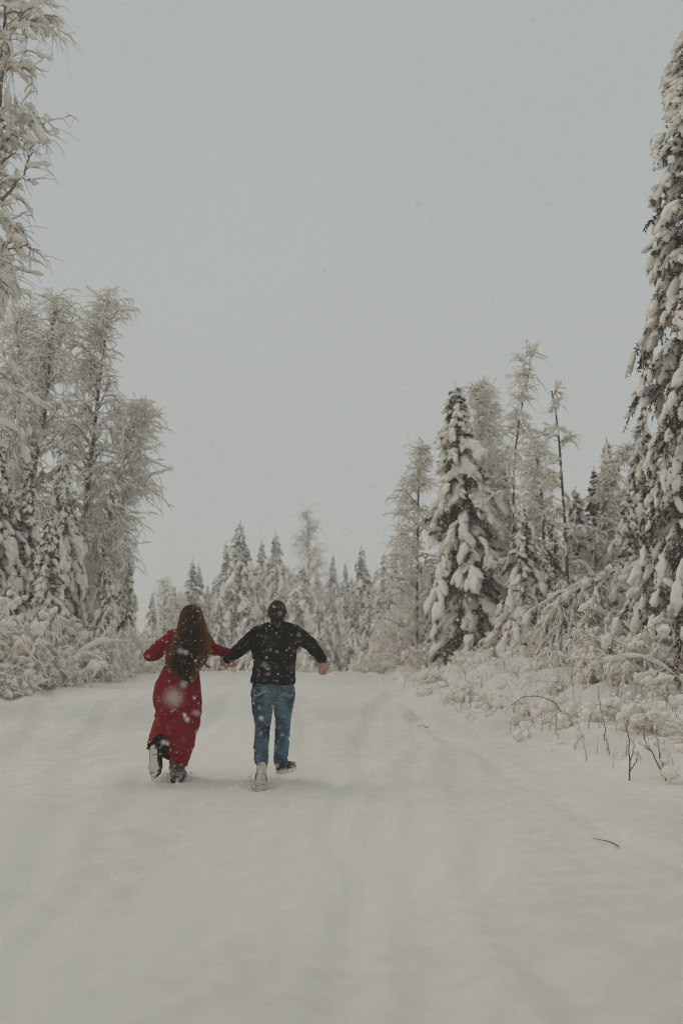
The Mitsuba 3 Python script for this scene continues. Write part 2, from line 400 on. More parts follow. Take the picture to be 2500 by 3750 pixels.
def birch(seed, trunks, n1=34, n2=8, n3=5, l1=1.6, l2=0.7, l3=0.4, droop=0.7, thick=0.035, smin=0.25, r0=0.09, cover=0.9, twig=0.005, tsnow=0.6, ang=0.75, clumps=0, upward=0.0, env=None, tipr=0.02, csize=1.0, cov3=None, wig=0.12, droop2=None, topdroop=0.25):
    """A leafless tree with snow on every twig; trunks: polylines in the tree's own coordinates."""
    r = np.random.default_rng(seed)
    K = 13
    TP = []
    for p in trunks:
        p = np.asarray(p, float)
        q = np.concatenate([[0], np.cumsum(np.linalg.norm(np.diff(p, axis=0), axis=1))])
        TP.append(CubicSpline(q / q[-1], p)(np.linspace(0, 1, K)) if len(p) > 2 else p[0] + (p[-1] - p[0]) * np.linspace(0, 1, K)[:, None])
    TP = np.array(TP)
    size = np.linalg.norm(TP[:, -1] - TP[:, 0], axis=1)
    TR = (r0 * (size / size.max()) ** 0.7)[:, None] * (1 - np.linspace(0, 1, K) * (1 - tipr / r0)) ** 1.1
    trunk = tubes(TP, TR, 8)
    env = env or (lambda s: np.clip((1.02 - s) * 1.5, 0.12, 1.0))
    dr1 = lambda s: droop * np.interp(s, [0, 0.55, 1], [1.25, 1.0, topdroop])
    P1, b1, s1 = offshoots(TP, TR, n1, smin, 0.995, lambda s, r: l1 * env(s) * ((size / size.max()) ** 0.8)[:, None] * r.uniform(0.5, 1.3, s.shape), ang, dr1, 9, r, wig * 0.6, upward)
    R1 = np.minimum(b1 * 0.55, 0.012 * l1 + 0.006)[:, None] * (1 - 0.75 * np.linspace(0, 1, 9)) + twig * 0.6
    len1 = np.linalg.norm(P1[:, -1] - P1[:, 0], axis=1)
    f1 = np.repeat(len1 / max(len1.max(), 1e-6), n2).reshape(-1, n2)
    d2 = droop * 0.9 if droop2 is None else droop2
    up2 = np.repeat(np.repeat(np.interp(s1, [0, 0.6, 1], [1.0, 0.9, 0.35]), 1), 1)
    P2, b2, _ = offshoots(P1, R1, n2, 0.15, 1.0, lambda s, r: l2 * (0.35 + 0.65 * f1) * r.uniform(0.4, 1.35, s.shape), 0.85, lambda s: d2 * up2[:, None] * np.ones_like(s), 7, r, wig)
    R2 = np.minimum(b2 * 0.6, twig * 1.6)[:, None] * (1 - 0.6 * np.linspace(0, 1, 7)) + twig * 0.3
    out_b = [tubes(P1, R1, 5), tubes(P2, R2, 3)]
    sn = [snow_on(TP, TR * 0.4, r0 * tsnow, r, 6, 1.0 if tsnow > 1 else 0.6, 0.0 if tsnow > 1 else 0.4), snow_on(P1, R1 * 0.8, thick * 1.35, r, 6, cover), snow_on(P2, R2, thick, r, 4, cover)]
    if n3:
        P3, b3, _ = offshoots(P2, R2, n3, 0.1, 1.0, lambda s, r: l3 * r.uniform(0.3, 1.4, s.shape), 0.9, d2, 4, r, wig * 1.2)
        R3 = np.minimum(b3 * 0.7, twig)[:, None] * (1 - 0.5 * np.linspace(0, 1, 4))
        out_b.append(tubes(P3, R3, 3))
        sn.append(snow_on(P3, R3, thick * 0.75, r, 3, cover * 0.85 if cov3 is None else cov3))
    if clumps:
        i = r.choice(len(P2), clumps)
        C, A = along(P2[i], r.uniform(0.05, 1, (clumps, 2)))
        C, A = C.reshape(-1, 3), A.reshape(-1, 3)
        big = np.repeat(np.exp(np.clip(r.normal(0, 0.35, clumps), -1, 0.45)), 2) * csize * thick
        S = np.stack([big * r.uniform(1.6, 3.6, len(C)), big * r.uniform(0.9, 1.7, len(C)), big * r.uniform(0.8, 1.4, len(C))], -1)
        sn.append(blobs(C + [0, 0, 1.0] * S[:, 2:] * 0.4, A + [0, 0, -0.25], S, 1, seed, 0.55, 1.7))
    return {'trunk': trunk, 'branches': cat(out_b), 'snow': cat(sn)}


def shrub(seed, h, spread, n=20, n2=7, n3=3, thick=0.02, droop=0.6, mound=40):
    """Many stems from one root, bowed outwards by snow, with snow lumps caught between them."""
    r = np.random.default_rng(seed)
    az, tilt = r.uniform(0, 2 * np.pi, n), r.uniform(0.05, 0.95, n)
    q = np.linspace(0, 1, 9)
    ln = h * r.uniform(0.45, 1.2, n)
    P = np.zeros((n, 9, 3))
    o = np.stack([np.cos(az), np.sin(az)], -1)
    P[..., :2] = o[:, None] * (spread * tilt[:, None] * q ** 1.2)[..., None] + r.normal(0, 0.16 * spread, (n, 1, 2))
    P[..., 2] = ln[:, None] * (1.1 * q - (0.1 + droop * tilt[:, None] * 0.7) * q ** 2.2)
    P += np.cumsum(r.normal(0, 0.02, P.shape), 1) * h
    R = 0.010 * (1 - 0.7 * q)[None] * np.ones((n, 1)) * (0.6 + 0.4 * h)
    P2, b2, _ = offshoots(P, R, n2, 0.2, 1.0, lambda s, r: 0.36 * h * r.uniform(0.3, 1.3, s.shape), 0.9, droop, 6, r, 0.14)
    R2 = 0.005 * (1 - 0.5 * np.linspace(0, 1, 6))[None] * np.ones((len(P2), 1))
    st, sn = [tubes(P, R, 4), tubes(P2, R2, 3)], [snow_on(P, R, thick * 1.2, r, 6, 0.85, 0.3), snow_on(P2, R2, thick, r, 5, 0.85, 0.3)]
    if n3:
        P3, _, _ = offshoots(P2, R2, n3, 0.2, 1.0, lambda s, r: 0.16 * h * r.uniform(0.3, 1.4, s.shape), 0.9, droop, 4, r, 0.15)
        R3 = 0.0035 * np.ones((len(P3), 4))
        st.append(tubes(P3, R3, 3)); sn.append(snow_on(P3, R3, thick * 0.8, r, 4, 0.8))
    if mound:
        i = r.choice(len(P2), mound)
        C, A = along(P2[i], r.uniform(0.1, 1, (mound, 2)))
        C, A = C.reshape(-1, 3), A.reshape(-1, 3)
        sz = thick * np.exp(np.clip(r.normal(0.35, 0.4, (len(C), 1)), -1, 0.8))
        sn.append(blobs(C, A, sz * r.uniform(0.7, 1.5, (len(C), 3)), 1, seed, 0.5, 1.6))
    return {'stems': cat(st), 'snow': cat(sn)}


def foot(x, y, sink=0.15):
    return np.array([x, y, float(H(x, y, False)) - sink])


def tree_at(u, v, d):
    """(foot, height) of an upright tree whose tip shows at pixel (u, v) when it stands d metres away."""
    p = at(u, v, d)
    f = foot(p[0], d)
    return f, p[2] - f[2]


ORD = 'first second third fourth fifth sixth seventh eighth ninth tenth eleventh twelfth thirteenth fourteenth fifteenth sixteenth seventeenth eighteenth nineteenth twentieth twenty-first twenty-second twenty-third twenty-fourth twenty-fifth twenty-sixth twenty-seventh twenty-eighth twenty-ninth thirtieth thirty-first thirty-second thirty-third thirty-fourth thirty-fifth'.split()


def ordinals(us):
    """For each thing its rank from the left, as a word."""
    rank = np.argsort(np.argsort(us, kind='stable'), kind='stable')
    return [ORD[k] for k in rank]


# --- far row beyond the crest
PROTO = [ready(spruce(100 + i, 10.0, rr, 130, 1, sh, dp, 1.0, 14, 0.15, 0.11, 8, 0.26, 1.45, 0.3, (0.55, 1.2), 0)) for i, (rr, sh, dp) in enumerate([(2.9, 0.9, 1.4), (2.5, 0.95, 1.55), (3.1, 0.85, 1.3), (2.3, 1.0, 1.55)])]
FAR = [  # tip u, v, depth, prototype, width factor, which one
    (702, 2050, 58, 1, 1.0, 'snowy spruce behind the head of the woman in red'),
    (729, 2068, 61, 3, 1.0, 'slim snowy spruce just right of the one behind the woman in red'),
    (835, 1986, 60, 3, 1.0, 'narrow snowy spruce touching the left side of the tallest far spruce'),
    (881, 1910, 56, 0, 0.95, 'tallest spruce in the far row, between the two runners'),
    (963, 1978, 60, 1, 0.95, 'snowy spruce with a knobbly top above the left shoulder of the man'),
    (1019, 1953, 57, 2, 0.85, 'dark topped snowy spruce right above the head of the man'),
    (1110, 2070, 50, 2, 1.1, 'spruce with thick white paws of snow in front of the faint far birch'),
    (1213, 2030, 60, 3, 0.95, 'thin snowy spruce above the right hand of the man'),
    (1261, 2055, 64, 1, 0.7, 'thin spire of a snowy spruce left of the broad dark topped one'),
    (1330, 2001, 56, 0, 0.9, 'dark topped spruce right of the man, alone on the skyline'),
    (1407, 2020, 54, 2, 0.8, 'snowy spruce at the right end of the far row below the leafless birch'),
    (640, 2140, 66, 1, 0.9, 'pale small spruce left of the woman in red'),
    (560, 2170, 60, 3, 1.0, 'pale spruce at the foot of the left birches, half lost in falling snow'),
]
for i, (u, v, d, k, w, text) in enumerate(FAR):
    f, h = tree_at(u, v, d)
    place('spruce_tree', PROTO[k], f, 47.0 * i + 13, [h / 10 * w * 1.18, h / 10 * w * 1.18, h / 10], text=text)
FILL = [(600, 2190, 70), (665, 2160, 72), (765, 2140, 70), (800, 2110, 72), (915, 2090, 70), (1060, 2080, 72), (1165, 2090, 66), (1240, 2130, 70), (1290, 2110, 68), (1375, 2080, 62), (1440, 2010, 50), (1490, 2040, 46), (480, 2150, 50), (1160, 2200, 46), (1290, 2190, 46), (1000, 2180, 47), (800, 2190, 52), (1395, 2160, 44), (1455, 2150, 40), (1225, 2200, 47), (1350, 2220, 44), (920, 2180, 49), (860, 2210, 72)]
for i, ((u, v, d), o) in enumerate(zip(FILL, ordinals([q[0] for q in FILL]))):
    f, h = tree_at(u, v, d)
    place('background_spruce', PROTO[(i * 3 + 1) % 4], f, 71.0 * i + 5, [h / 10 * 1.2, h / 10 * 1.2, h / 10], text=f'low snow laden spruce packed into the far row, {o} from the left', group='spruces filling the far row')
fb, hb = tree_at(1126, 1876, 55)
place('birch_tree', ready(birch(60, [[(0, 0, 0), (0.1, 0, hb * 0.5), (0, 0.1, hb)]], 56, 7, 3, 2.2, 0.8, 0.45, 0.3, 0.026, 0.2, 0.045, twig=0.007, upward=0.35, ang=0.8, wig=0.08, env=lambda s: np.interp(s, [0, 0.5, 0.7, 0.85, 1], [1.0, 1.0, 0.62, 0.3, 0.08]))), fb, text='faint bare birch rising behind the far spruces right of the man')
for u, v, d, s, t in ((600, 2120, 50, 61, 'pale snowy birch thicket left of the woman in red'), (1470, 1960, 36, 63, 'snow furred birch at the left foot of the right hand trees')):
    f, h = tree_at(u, v, d)
    b = birch(s, [[(0, 0, 0), (0.1, 0, h * 0.5), (0, 0.1, h)], [(0.2, 0, 0), (0.7, 0, h * 0.4), (0.9, 0.1, h * 0.8)]], 30, 7, 3, 1.3, 0.6, 0.35, 0.5, 0.036, 0.1, 0.06, twig=0.011, upward=0.2, clumps=120)
    place('birch_tree', ready(b), f, text=t)


# the road runs on through the same trees behind the camera
for i, (x, y, h) in enumerate([(-7.0, 1.0, 13), (-6.2, -4.0, 12), (-7.5, -9.0, 14), (-4.5, -13.0, 13), (0.5, -16.0, 13), (4.8, -12.5, 14), (6.6, -7.5, 13), (5.9, -2.5, 12), (7.2, 2.0, 13), (-9.0, 5.5, 13), (8.8, 6.0, 12)]):
    place('roadside_spruce', PROTO[i % 4], foot(x, y), 53.0 * i, [h / 10 * 0.95, h / 10 * 0.95, h / 10], text=f'tall snow laden spruce lining the road behind the camera, {ORD[i]} in the row', group='spruces behind the camera')


# --- left side
def pix_birch(seed, name, d, lines, text, **k):
    """A birch whose trunks follow pixel polylines at depth d."""
    w = [at(*np.array(l, float).T, d + (0.6 * i)) for i, l in enumerate(lines)]
    base = w[0][0].copy()
    g = float(H(base[0], base[1], False)) - 0.2
    w = [np.vstack([[l[0][0] + (l[0][0] - l[1][0]) * 0.3, l[0][1], g], l]) if l[0][2] > g + 0.3 and (i == 0 or k.get('both')) else l for i, l in enumerate(w)]
    k.pop('both', None)
    o = w[0][0]
    return place(name, ready(birch(seed, [l - o for l in w], **k)), o, text=text)


pix_birch(21, 'birch_tree', 25, [[(268, 2340), (281, 2185), (300, 1990), (319, 1800), (345, 1578), (364, 1406), (385, 1250), (400, 1105)],
                                 [(345, 2344), (363, 2120), (383, 1993), (415, 1833), (450, 1700), (478, 1597), (500, 1520), (520, 1500)]],
          'tall two stemmed birch on the left bank, its weeping crown reaching furthest right', both=True,
          n1=54, n2=9, n3=5, l1=1.9, l2=0.85, l3=0.34, tsnow=0.95, droop=0.62, wig=0.085, cover=0.99, thick=0.027, smin=0.22, r0=0.10, ang=0.7, twig=0.005, upward=0.4, clumps=200,
          env=lambda s: np.interp(s, [0, 0.3, 0.6, 0.75, 0.9, 1], [0.35, 0.6, 0.9, 0.75, 0.5, 0.22]))
pix_birch(22, 'birch_tree', 24, [[(110, 2300), (115, 1993), (124, 1725), (172, 1480), (185, 1227), (210, 1119)], [(40, 2300), (30, 1900), (60, 1500), (70, 1240), (60, 1160)]],
          'snow furred birch at the left frame edge, left of the tall two stemmed birch', both=True,
          n1=44, n2=9, n3=5, l1=1.7, l2=0.8, l3=0.34, tsnow=0.95, droop=0.58, wig=0.085, cover=0.99, thick=0.027, smin=0.35, r0=0.09, ang=0.7, twig=0.005, upward=0.4, clumps=200,
          env=lambda s: np.interp(s, [0, 0.5, 0.8, 1], [0.6, 1.0, 0.7, 0.22]))
LP = [ready(spruce(200 + i, 6.0, rr, 120, 1, sh, 1.25, 1.05, 24, 0.085, 0.12, 10, 0.17, 1.3, 0.2, (0.5, 1.22), 0)) for i, (rr, sh) in enumerate([(1.3, 0.75), (1.1, 0.8)])]
for u, v, d, k, w, text in ((245, 1600, 24, 0, 0.85, 'dark spruce standing between the two left birches'), (190, 1880, 21, 1, 1.15, 'spruce carrying the fattest snow pillows on the left bank'),
                            (20, 1600, 21.5, 0, 1.0, 'dark spruce cut by the left frame edge'), (105, 1690, 22, 1, 1.0, 'dark spruce second from the left frame edge'), (470, 1990, 26, 1, 0.85, 'small spruce at the right foot of the left trees'),
                            (395, 2030, 23.5, 0, 0.8, 'small snowy spruce under the two stemmed birch'), (320, 1780, 28, 0, 1.0, 'spruce hidden behind the stems of the two stemmed birch'), (-70, 1700, 21, 0, 1.2, 'spruce mostly outside the left frame edge'),
                            (420, 1850, 30, 1, 1.1, 'spruce deep behind the right stem of the two stemmed birch')):
    f, h = tree_at(u, v, d)
    place('spruce_tree', LP[k], f, u * 1.7, [h / 6 * w, h / 6 * w, h / 6], text=text)
pix_birch(23, 'birch_tree', 15.5, [[(-330, 2300), (-290, 1700), (-220, 1000), (-160, 300), (-110, -350)], [(-280, 1700), (-110, 1200), (-30, 700), (10, 200), (40, -250)]],
          'big bare tree leaning in from the upper left corner with brown twigs and thick snow', n1=50, n2=8, n3=4, l1=1.9, l2=0.7, l3=0.36, droop=0.48, thick=0.045, smin=0.1, r0=0.13, ang=0.95, twig=0.006, cover=0.66, clumps=620, upward=0.2, csize=0.95, cov3=0.15, topdroop=0.5,
          env=lambda s: np.interp(s, [0, 0.5, 0.8, 1], [1.0, 1.0, 0.85, 0.7]))

# --- right side
BIGS = spruce(31, 11.6, 2.05, 345, 1, 0.5, 1.2, 1.0, 34, 0.075, 0.2, 13, 0.14, 1.3, 0.10, (0.74, 1.08))
f, h = tree_at(2545, 90, 15)
place('spruce_tree', ready(BIGS), f, 20, [h / 11.6] * 3, text='big dark spruce at the right frame edge, taller than everything beside it')
R2 = spruce(32, 6.3, 1.42, 165, 1, 0.78, 1.15, 1.18, 36, 0.085, 0.2, 14, 0.155, 1.25, 0.17, (0.5, 1.22))
f, h = tree_at(1640, 1400, 22)
place('spruce_tree', ready(R2), f + [0.56, 0, 0], 80, [h / 6.3] * 3, lean=(0, -4.0), text='broad spruce under heavy pillows of snow in the middle of the right bank')
RP = [ready(spruce(210 + i, 4.0, rr, 100, 1, 0.8, 1.2, 1.05, 24, 0.08, 0.16, 10, 0.17, 1.25, 0.2)) for i, rr in enumerate([1.05, 0.9])]
for u, v, d, k, w, text in ((1916, 1850, 19.5, 0, 1.0, 'mid sized spruce with white caps right of the broad snow pillowed spruce'), (2011, 1890, 20.5, 1, 1.0, 'small spruce behind the thin bare sapling on the right bank'),
                            (2224, 1611, 22, 0, 0.75, 'spruce with a bent snow knob for a top left of the big edge spruce'), (2290, 1780, 19, 0, 0.9, 'snowy spruce tucked against the left side of the big edge spruce'),
                            (1800, 1780, 26, 1, 1.2, 'spruce behind the broad snow pillowed spruce'), (2120, 1880, 24, 1, 1.2, 'spruce behind the small dark one on the right bank'), (2400, 1750, 20, 1, 1.1, 'spruce behind the big edge spruce'), (2500, 1330, 17, 0, 0.9, 'second tall spruce crowding the lower half of the big edge spruce'), (1590, 2090, 24, 1, 1.0, 'low spruce at the left foot of the broad snow pillowed spruce'),
                            (1700, 1950, 27, 0, 1.0, 'spruce hidden behind the broad snow pillowed spruce'), (1835, 1700, 24, 0, 0.9, 'darker spruce rising just right of the broad snow pillowed spruce'), (2110, 1790, 22.5, 0, 0.95, 'spruce filling the gap between the bare sapling and the small dark spruce'), (2345, 1500, 19.5, 0, 0.8, 'slender spruce close against the left flank of the big edge spruce'), (1990, 2010, 19.5, 0, 1.1, 'low spruce before the bare saplings of the right bank')):
    f, h = tree_at(u, v, d)
    place('spruce_tree', RP[k], f, u * 2.3, [h / 4 * w, h / 4 * w, h / 4], text=text)
f, h = tree_at(2168, 1712, 26)
DARK = spruce(33, 6.0, 1.0, 110, 1, 0.8, 0.6, 0.6, 26, 0.11, 0.1, 11, 0.12, 1.0, 0.5)
place('spruce_tree', ready(DARK), f, 10, [h / 6] * 3, text='small dark spruce nearly free of snow, left of the big edge spruce')
kb = dict(n2=7, n3=5, l2=0.55, l3=0.28, thick=0.023, twig=0.005, clumps=80, wig=0.09, cover=0.96)
pix_birch(41, 'birch_tree', 24, [[(1526, 2330), (1528, 2074), (1530, 1850), (1534, 1700), (1533, 1638)]], 'leafless birch at the left end of the right bank, left of the broad spruce', n1=40, l1=1.35, droop=0.5, smin=0.06, r0=0.032, ang=0.9, upward=0.3, **kb)
pix_birch(42, 'birch_tree', 23.5, [[(1790, 2300), (1783, 1888), (1770, 1700), (1750, 1550), (1745, 1404)], [(1800, 2300), (1830, 1900), (1800, 1650), (1780, 1430)]], 'snow furred birches between the broad spruce and the tall thin sapling', both=True, n1=36, l1=1.1, droop=0.4, smin=0.3, r0=0.05, ang=0.6, upward=0.5, **{**kb, 'clumps': 180})
pix_birch(43, 'birch_tree', 22, [[(1875, 2330), (1880, 1900), (1889, 1622), (1905, 1516), (1932, 1383), (1955, 1271)]], 'tall thin sapling whose bare tip stands highest on the right bank', n1=36, l1=1.1, droop=0.55, smin=0.15, r0=0.034, ang=0.9, upward=0.25, **{**kb, 'clumps': 120, 'n2': 6, 'n3': 3}, env=lambda s: np.interp(s, [0, 0.5, 0.68, 0.78, 1], [1.0, 0.9, 0.65, 0.36, 0.12]), tipr=0.012)
pix_birch(44, 'birch_tree', 18.8, [[(2085, 2400), (2078, 2180), (2072, 1994), (2058, 1780), (2049, 1649), (2040, 1553), (2019, 1431)]], 'bare straight sapling with a clear brown stem and forked tip on the right bank', n1=24, l1=0.62, droop=0.8, smin=0.1, r0=0.040, ang=0.95, **{**kb, 'clumps': 60, 'n2': 5, 'n3': 2, 'l2': 0.34, 'l3': 0.18, 'thick': 0.023}, tipr=0.016, topdroop=0.3, upward=0.2, env=lambda s: np.interp(s, [0, 0.6, 0.9, 1], [1.0, 0.9, 0.7, 0.4]))
pix_birch(45, 'birch_tree', 21, [[(1960, 2330), (1990, 2000), (1975, 1750), (1960, 1620)], [(2180, 2330), (2190, 1950), (2230, 1800), (2300, 1650)]], 'snow furred birch thicket filling the space behind the bare straight sapling', both=True, n1=26, l1=1.1, droop=0.55, smin=0.3, r0=0.035, ang=0.75, upward=0.3, **{**kb, 'clumps': 150})
# the birch bowed to the ground: a long arch from the right, its crown hanging down as a curtain
pix_birch(46, 'bowed_birch', 17.5, [[(2470, 2330), (2440, 2150), (2368, 2079), (2280, 2105), (2187, 2132), (2113, 2164), (2065, 2210), (2050, 2270), (2054, 2400)]], 'birch bowed right over by snow, its crown hanging to the ground like a curtain',
          n1=76, n2=8, n3=3, l1=0.62, l2=0.30, l3=0.2, droop=1.5, thick=0.033, smin=0.25, r0=0.045, tsnow=1.5, ang=0.6, twig=0.006, clumps=340, env=lambda s: np.interp(s, [0, 0.4, 0.62, 0.85, 1], [0.35, 0.55, 1.35, 1.3, 0.6]), tipr=0.03, topdroop=1.2, droop2=0.9, wig=0.08)

def on_snow(u, v):
    """Where the pixel's ray meets the snow."""
    lo, hi = 3.0, 24.0
    for _ in range(40):
        mid = (lo + hi) / 2
        p = at(u, v, mid)
        if p[2] > H(p[0], mid): lo = mid
        else: hi = mid
    return at(u, v, lo)


# --- shrubs on the banks
SH = [ready(shrub(300 + i, 1.0, sp, n, 6, 3, 0.030, dr_, 110)) for i, (sp, n, dr_) in enumerate([(0.9, 22, 0.6), (0.7, 20, 0.45), (1.1, 24, 0.8), (0.8, 20, 0.65)])]
LEFT = [(60, 2400, 20, 1.25), (-60, 2350, 19, 1.6), (170, 2380, 20.5, 1.5), (260, 2400, 21.5, 0.95), (340, 2420, 22.5, 1.15), (420, 2400, 23.5, 0.85), (490, 2410, 25, 1.1), (130, 2300, 22, 1.7), (10, 2280, 20.5, 1.7), (540, 2420, 27, 1.1), (300, 2350, 23, 1.3), (590, 2430, 31, 1.0), (90, 2450, 18.6, 0.8), (210, 2460, 19.7, 0.7), (380, 2440, 21.5, 0.6), (20, 2480, 18.2, 0.7), (450, 2440, 23, 0.6)]
for i, ((u, v, d, h), o) in enumerate(zip(LEFT, ordinals([q[0] for q in LEFT]))):
    p = at(u, v, d)
    place('shrub', SH[i % 4], foot(p[0], d, 0.1), 83.0 * i, h, text=f'snow loaded shrub along the left trees, {o} from the left frame edge', cate='shrub', group='shrubs along the left bank')
RIGHT = [(1430, 2400, 26, 0.9), (1490, 2400, 24, 0.8), (1560, 2390, 22.5, 0.75), (1620, 2410, 21.5, 0.45), (1690, 2420, 21, 0.4), (1760, 2420, 20.5, 0.45), (1840, 2420, 20, 0.5), (1920, 2420, 19.5, 0.55), (1990, 2430, 18.5, 0.5), (2140, 2420, 16.2, 0.85), (2220, 2400, 15.5, 0.9), (2310, 2400, 15, 1.0), (2390, 2400, 14.5, 1.0), (2470, 2400, 14, 1.1), (2280, 2450, 14.4, 0.5), (2420, 2450, 13.2, 0.55), (2280, 2250, 18, 1.4), (1400, 2430, 27, 0.6), (1860, 2350, 20, 1.0), (1480, 2330, 28, 1.6), (1540, 2300, 27, 1.6), (2400, 2250, 17, 1.5), (2480, 2560, 11.2, 0.4)]
for i, ((u, v, d, h), o) in enumerate(zip(RIGHT, ordinals([q[0] for q in RIGHT]))):
    p = at(u, v, d)
    place('shrub', SH[(i + 1) % 4], foot(p[0], d, 0.08), 61.0 * i, h, text=f'snow loaded shrub along the right hand trees, {o} counting right from the road', cate='shrub', group='shrubs along the right bank')
LOWB = [ready(shrub(330 + i, 1.0, 1.0, 9, 4, 0, 0.085, 0.7, 34)) for i in range(2)]
VERGE = [(1560, 2500, 0.28), (1690, 2560, 0.30), (1800, 2600, 0.26), (1930, 2620, 0.28), (2090, 2660, 0.30), (2200, 2640, 0.32), (2360, 2660, 0.3), (2460, 2700, 0.28), (1620, 2440, 0.3), (2010, 2540, 0.3)]
for i, ((u, v, h), o) in enumerate(zip(VERGE, ordinals([q[0] for q in VERGE]))):
    p = on_snow(u, v)
    place('low_bush', LOWB[i % 2], p - [0, 0, 0.05], 97.0 * i, [h * 1.2, h * 1.2, h], text=f'knee high bush buried in snow on the right bank, {o} from the left', cate='bush', group='low bushes on the right bank')
LOW = [(1210, 2440, 27, 0.35), (1310, 2440, 27.5, 0.3), (1120, 2440, 28, 0.3), (770, 2440, 28, 0.3), (690, 2440, 29, 0.4), (1350, 2440, 26, 0.3)]
for i, ((u, v, d, h), o) in enumerate(zip(LOW, ordinals([q[0] for q in LOW]))):
    p = at(u, v, d)
    place('shrub', SH[i % 4], foot(p[0], d, 0.08), 61.0 * i, h, text=f'low snowy shrub poking up along the crest of the road, {o} from the left', cate='shrub', group='low shrubs along the crest')


# --- dry stems, hoops and a lost twig
def stick(name, pts, d, r, text, cate, fork=()):
    key = fresh(name)
    parts = []
    for l, rr in [(pts, r)] + [(f, r * 0.7) for f in fork]:
        w = at(*np.array(l, float).T, d) if not callable(d) else np.array([d(*q) for q in l])
        q = np.linspace(0, 1, len(w))
        P = CubicSpline(q, w)(np.linspace(0, 1, 12)) if len(w) > 2 else w[0] + (w[1] - w[0]) * np.linspace(0, 1, 12)[:, None]
        P = P + np.random.default_rng(len(scene)).normal(0, r * 0.8, P.shape)
        parts.append(tubes(P[None], (0.68 * rr * np.linspace(1, 0.4, 12))[None], 6))
    add(key, cat(parts), 'm_stem', True)
    label(key, text, cate)


D0 = float(on_snow(2305, 2858)[1])
stick('dry_stem', [(2305, 2870), (2303, 2790), (2300, 2700), (2298, 2637)], D0, 0.011, 'straight dark stem in the snow, leftmost of the tall stems low on the right', 'stem', [[(2304, 2800), (2318, 2745), (2322, 2700)], [(2304, 2830), (2332, 2780), (2336, 2750)]])
D1 = float(on_snow(2432, 2860)[1])
stick('dry_stem', [(2437, 2868), (2410, 2800), (2375, 2740), (2352, 2668)], D1, 0.011, 'dark forked stem leaning left, low at the right frame edge', 'stem', [[(2437, 2850), (2425, 2800), (2412, 2775)], [(2385, 2755), (2360, 2735), (2332, 2720)]])
stick('dry_stem', [(2420, 2815), (2410, 2730), (2395, 2670)], D1 + 0.25, 0.006, 'thin upright stem crossing behind the dark forked stem', 'stem')
D2 = float(on_snow(2215, 2710)[1])
stick('dry_stem', [(2214, 2712), (2210, 2640), (2195, 2570), (2185, 2510)], D2, 0.008, 'slender red brown stem on the right bank, left of the tall dark stems', 'stem')
D3 = float(on_snow(2064, 2632)[1])
stick('bent_twig', [(2064, 2632), (2048, 2600), (2020, 2570), (1975, 2555), (1925, 2553), (1885, 2570), (1855, 2603)], D3, 0.012, 'twig bent over into a dark hoop on the right bank', 'twig')
D4 = float(on_snow(1570, 2668)[1])
stick('bent_twig', [(1571, 2670), (1560, 2662), (1545, 2659), (1518, 2663)], D4, 0.010, 'short dark twig lying just off the road edge on the right', 'twig')
tw = [on_snow(u, v) + [0, 0, 0.012] for u, v in ((2172, 3078), (2215, 3086), (2240, 3094), (2266, 3108))]
key = fresh('fallen_twig')
Q = CubicSpline(np.linspace(0, 1, 4), np.array(tw))(np.linspace(0, 1, 14))
add(key, tubes(Q[None], np.linspace(0.0022, 0.0048, 14)[None], 6), 'm_stem', True)
label(key, 'single brown twig lying alone on the smooth snow at lower right', 'twig')
WEEDS = [(1480, 2520, 60, 8), (1720, 2590, 85, -6), (1760, 2520, 70, 10), (1880, 2650, 75, 5), (1935, 2700, 50, -4), (2035, 2690, 110, 6), (2100, 2560, 90, -8), (2260, 2600, 120, 10), (2330, 2560, 100, -10), (2440, 2600, 130, 14), (2480, 2680, 90, -12)]
for i, ((u, v, l, dx), o) in enumerate(zip(WEEDS, ordinals([q[0] for q in WEEDS]))):
    stick('weed_stalk', [(u, v + 4), (u + dx * 0.3, v - l * 0.5), (u + dx, v - l)], float(on_snow(u, v)[1]), 0.0055, f'thin dry weed stalk on the right bank, {o} of these from the left', 'stalk', [[(u + dx * 0.3, v - l * 0.5), (u - dx, v - l * 0.85)]])
# thin dry grass and weed stalks: too many to count
r = np.random.default_rng(77)
NG, NL_ = 1500, 260
yy = np.concatenate([r.uniform(9, 23, NG), r.uniform(17, 24, NL_)])
xx = np.concatenate([EDGE_R(yy[:NG]) + 0.15 + r.gamma(1.9, 1.2, NG), EDGE_L(yy[NG:]) - r.gamma(1.5, 0.8, NL_)])
zz = H(xx, yy)
n = len(xx)
hh = r.uniform(0.05, 0.40, n) * r.uniform(0.3, 1.0, n)
q = np.linspace(0, 1, 5)
az = r.uniform(0, 2 * np.pi, n)
P = np.stack([xx, yy, zz - 0.03], -1)[:, None] + np.stack([np.cos(az)[:, None] * (hh * r.uniform(0, 0.8, n))[:, None] * q ** 2, np.sin(az)[:, None] * (hh * r.uniform(0, 0.8, n))[:, None] * q ** 2, hh[:, None] * (q - r.uniform(0, 0.45, (n, 1)) * q ** 2)], -1)
add('dry_grass', tubes(P, (r.uniform(0.002, 0.0048, n)[:, None] * (1 - 0.6 * q)), 3), 'm_stem', True)
label('dry_grass', 'thin brown dry stalks and grass poking out of the snow banks', 'grass', kind='stuff')
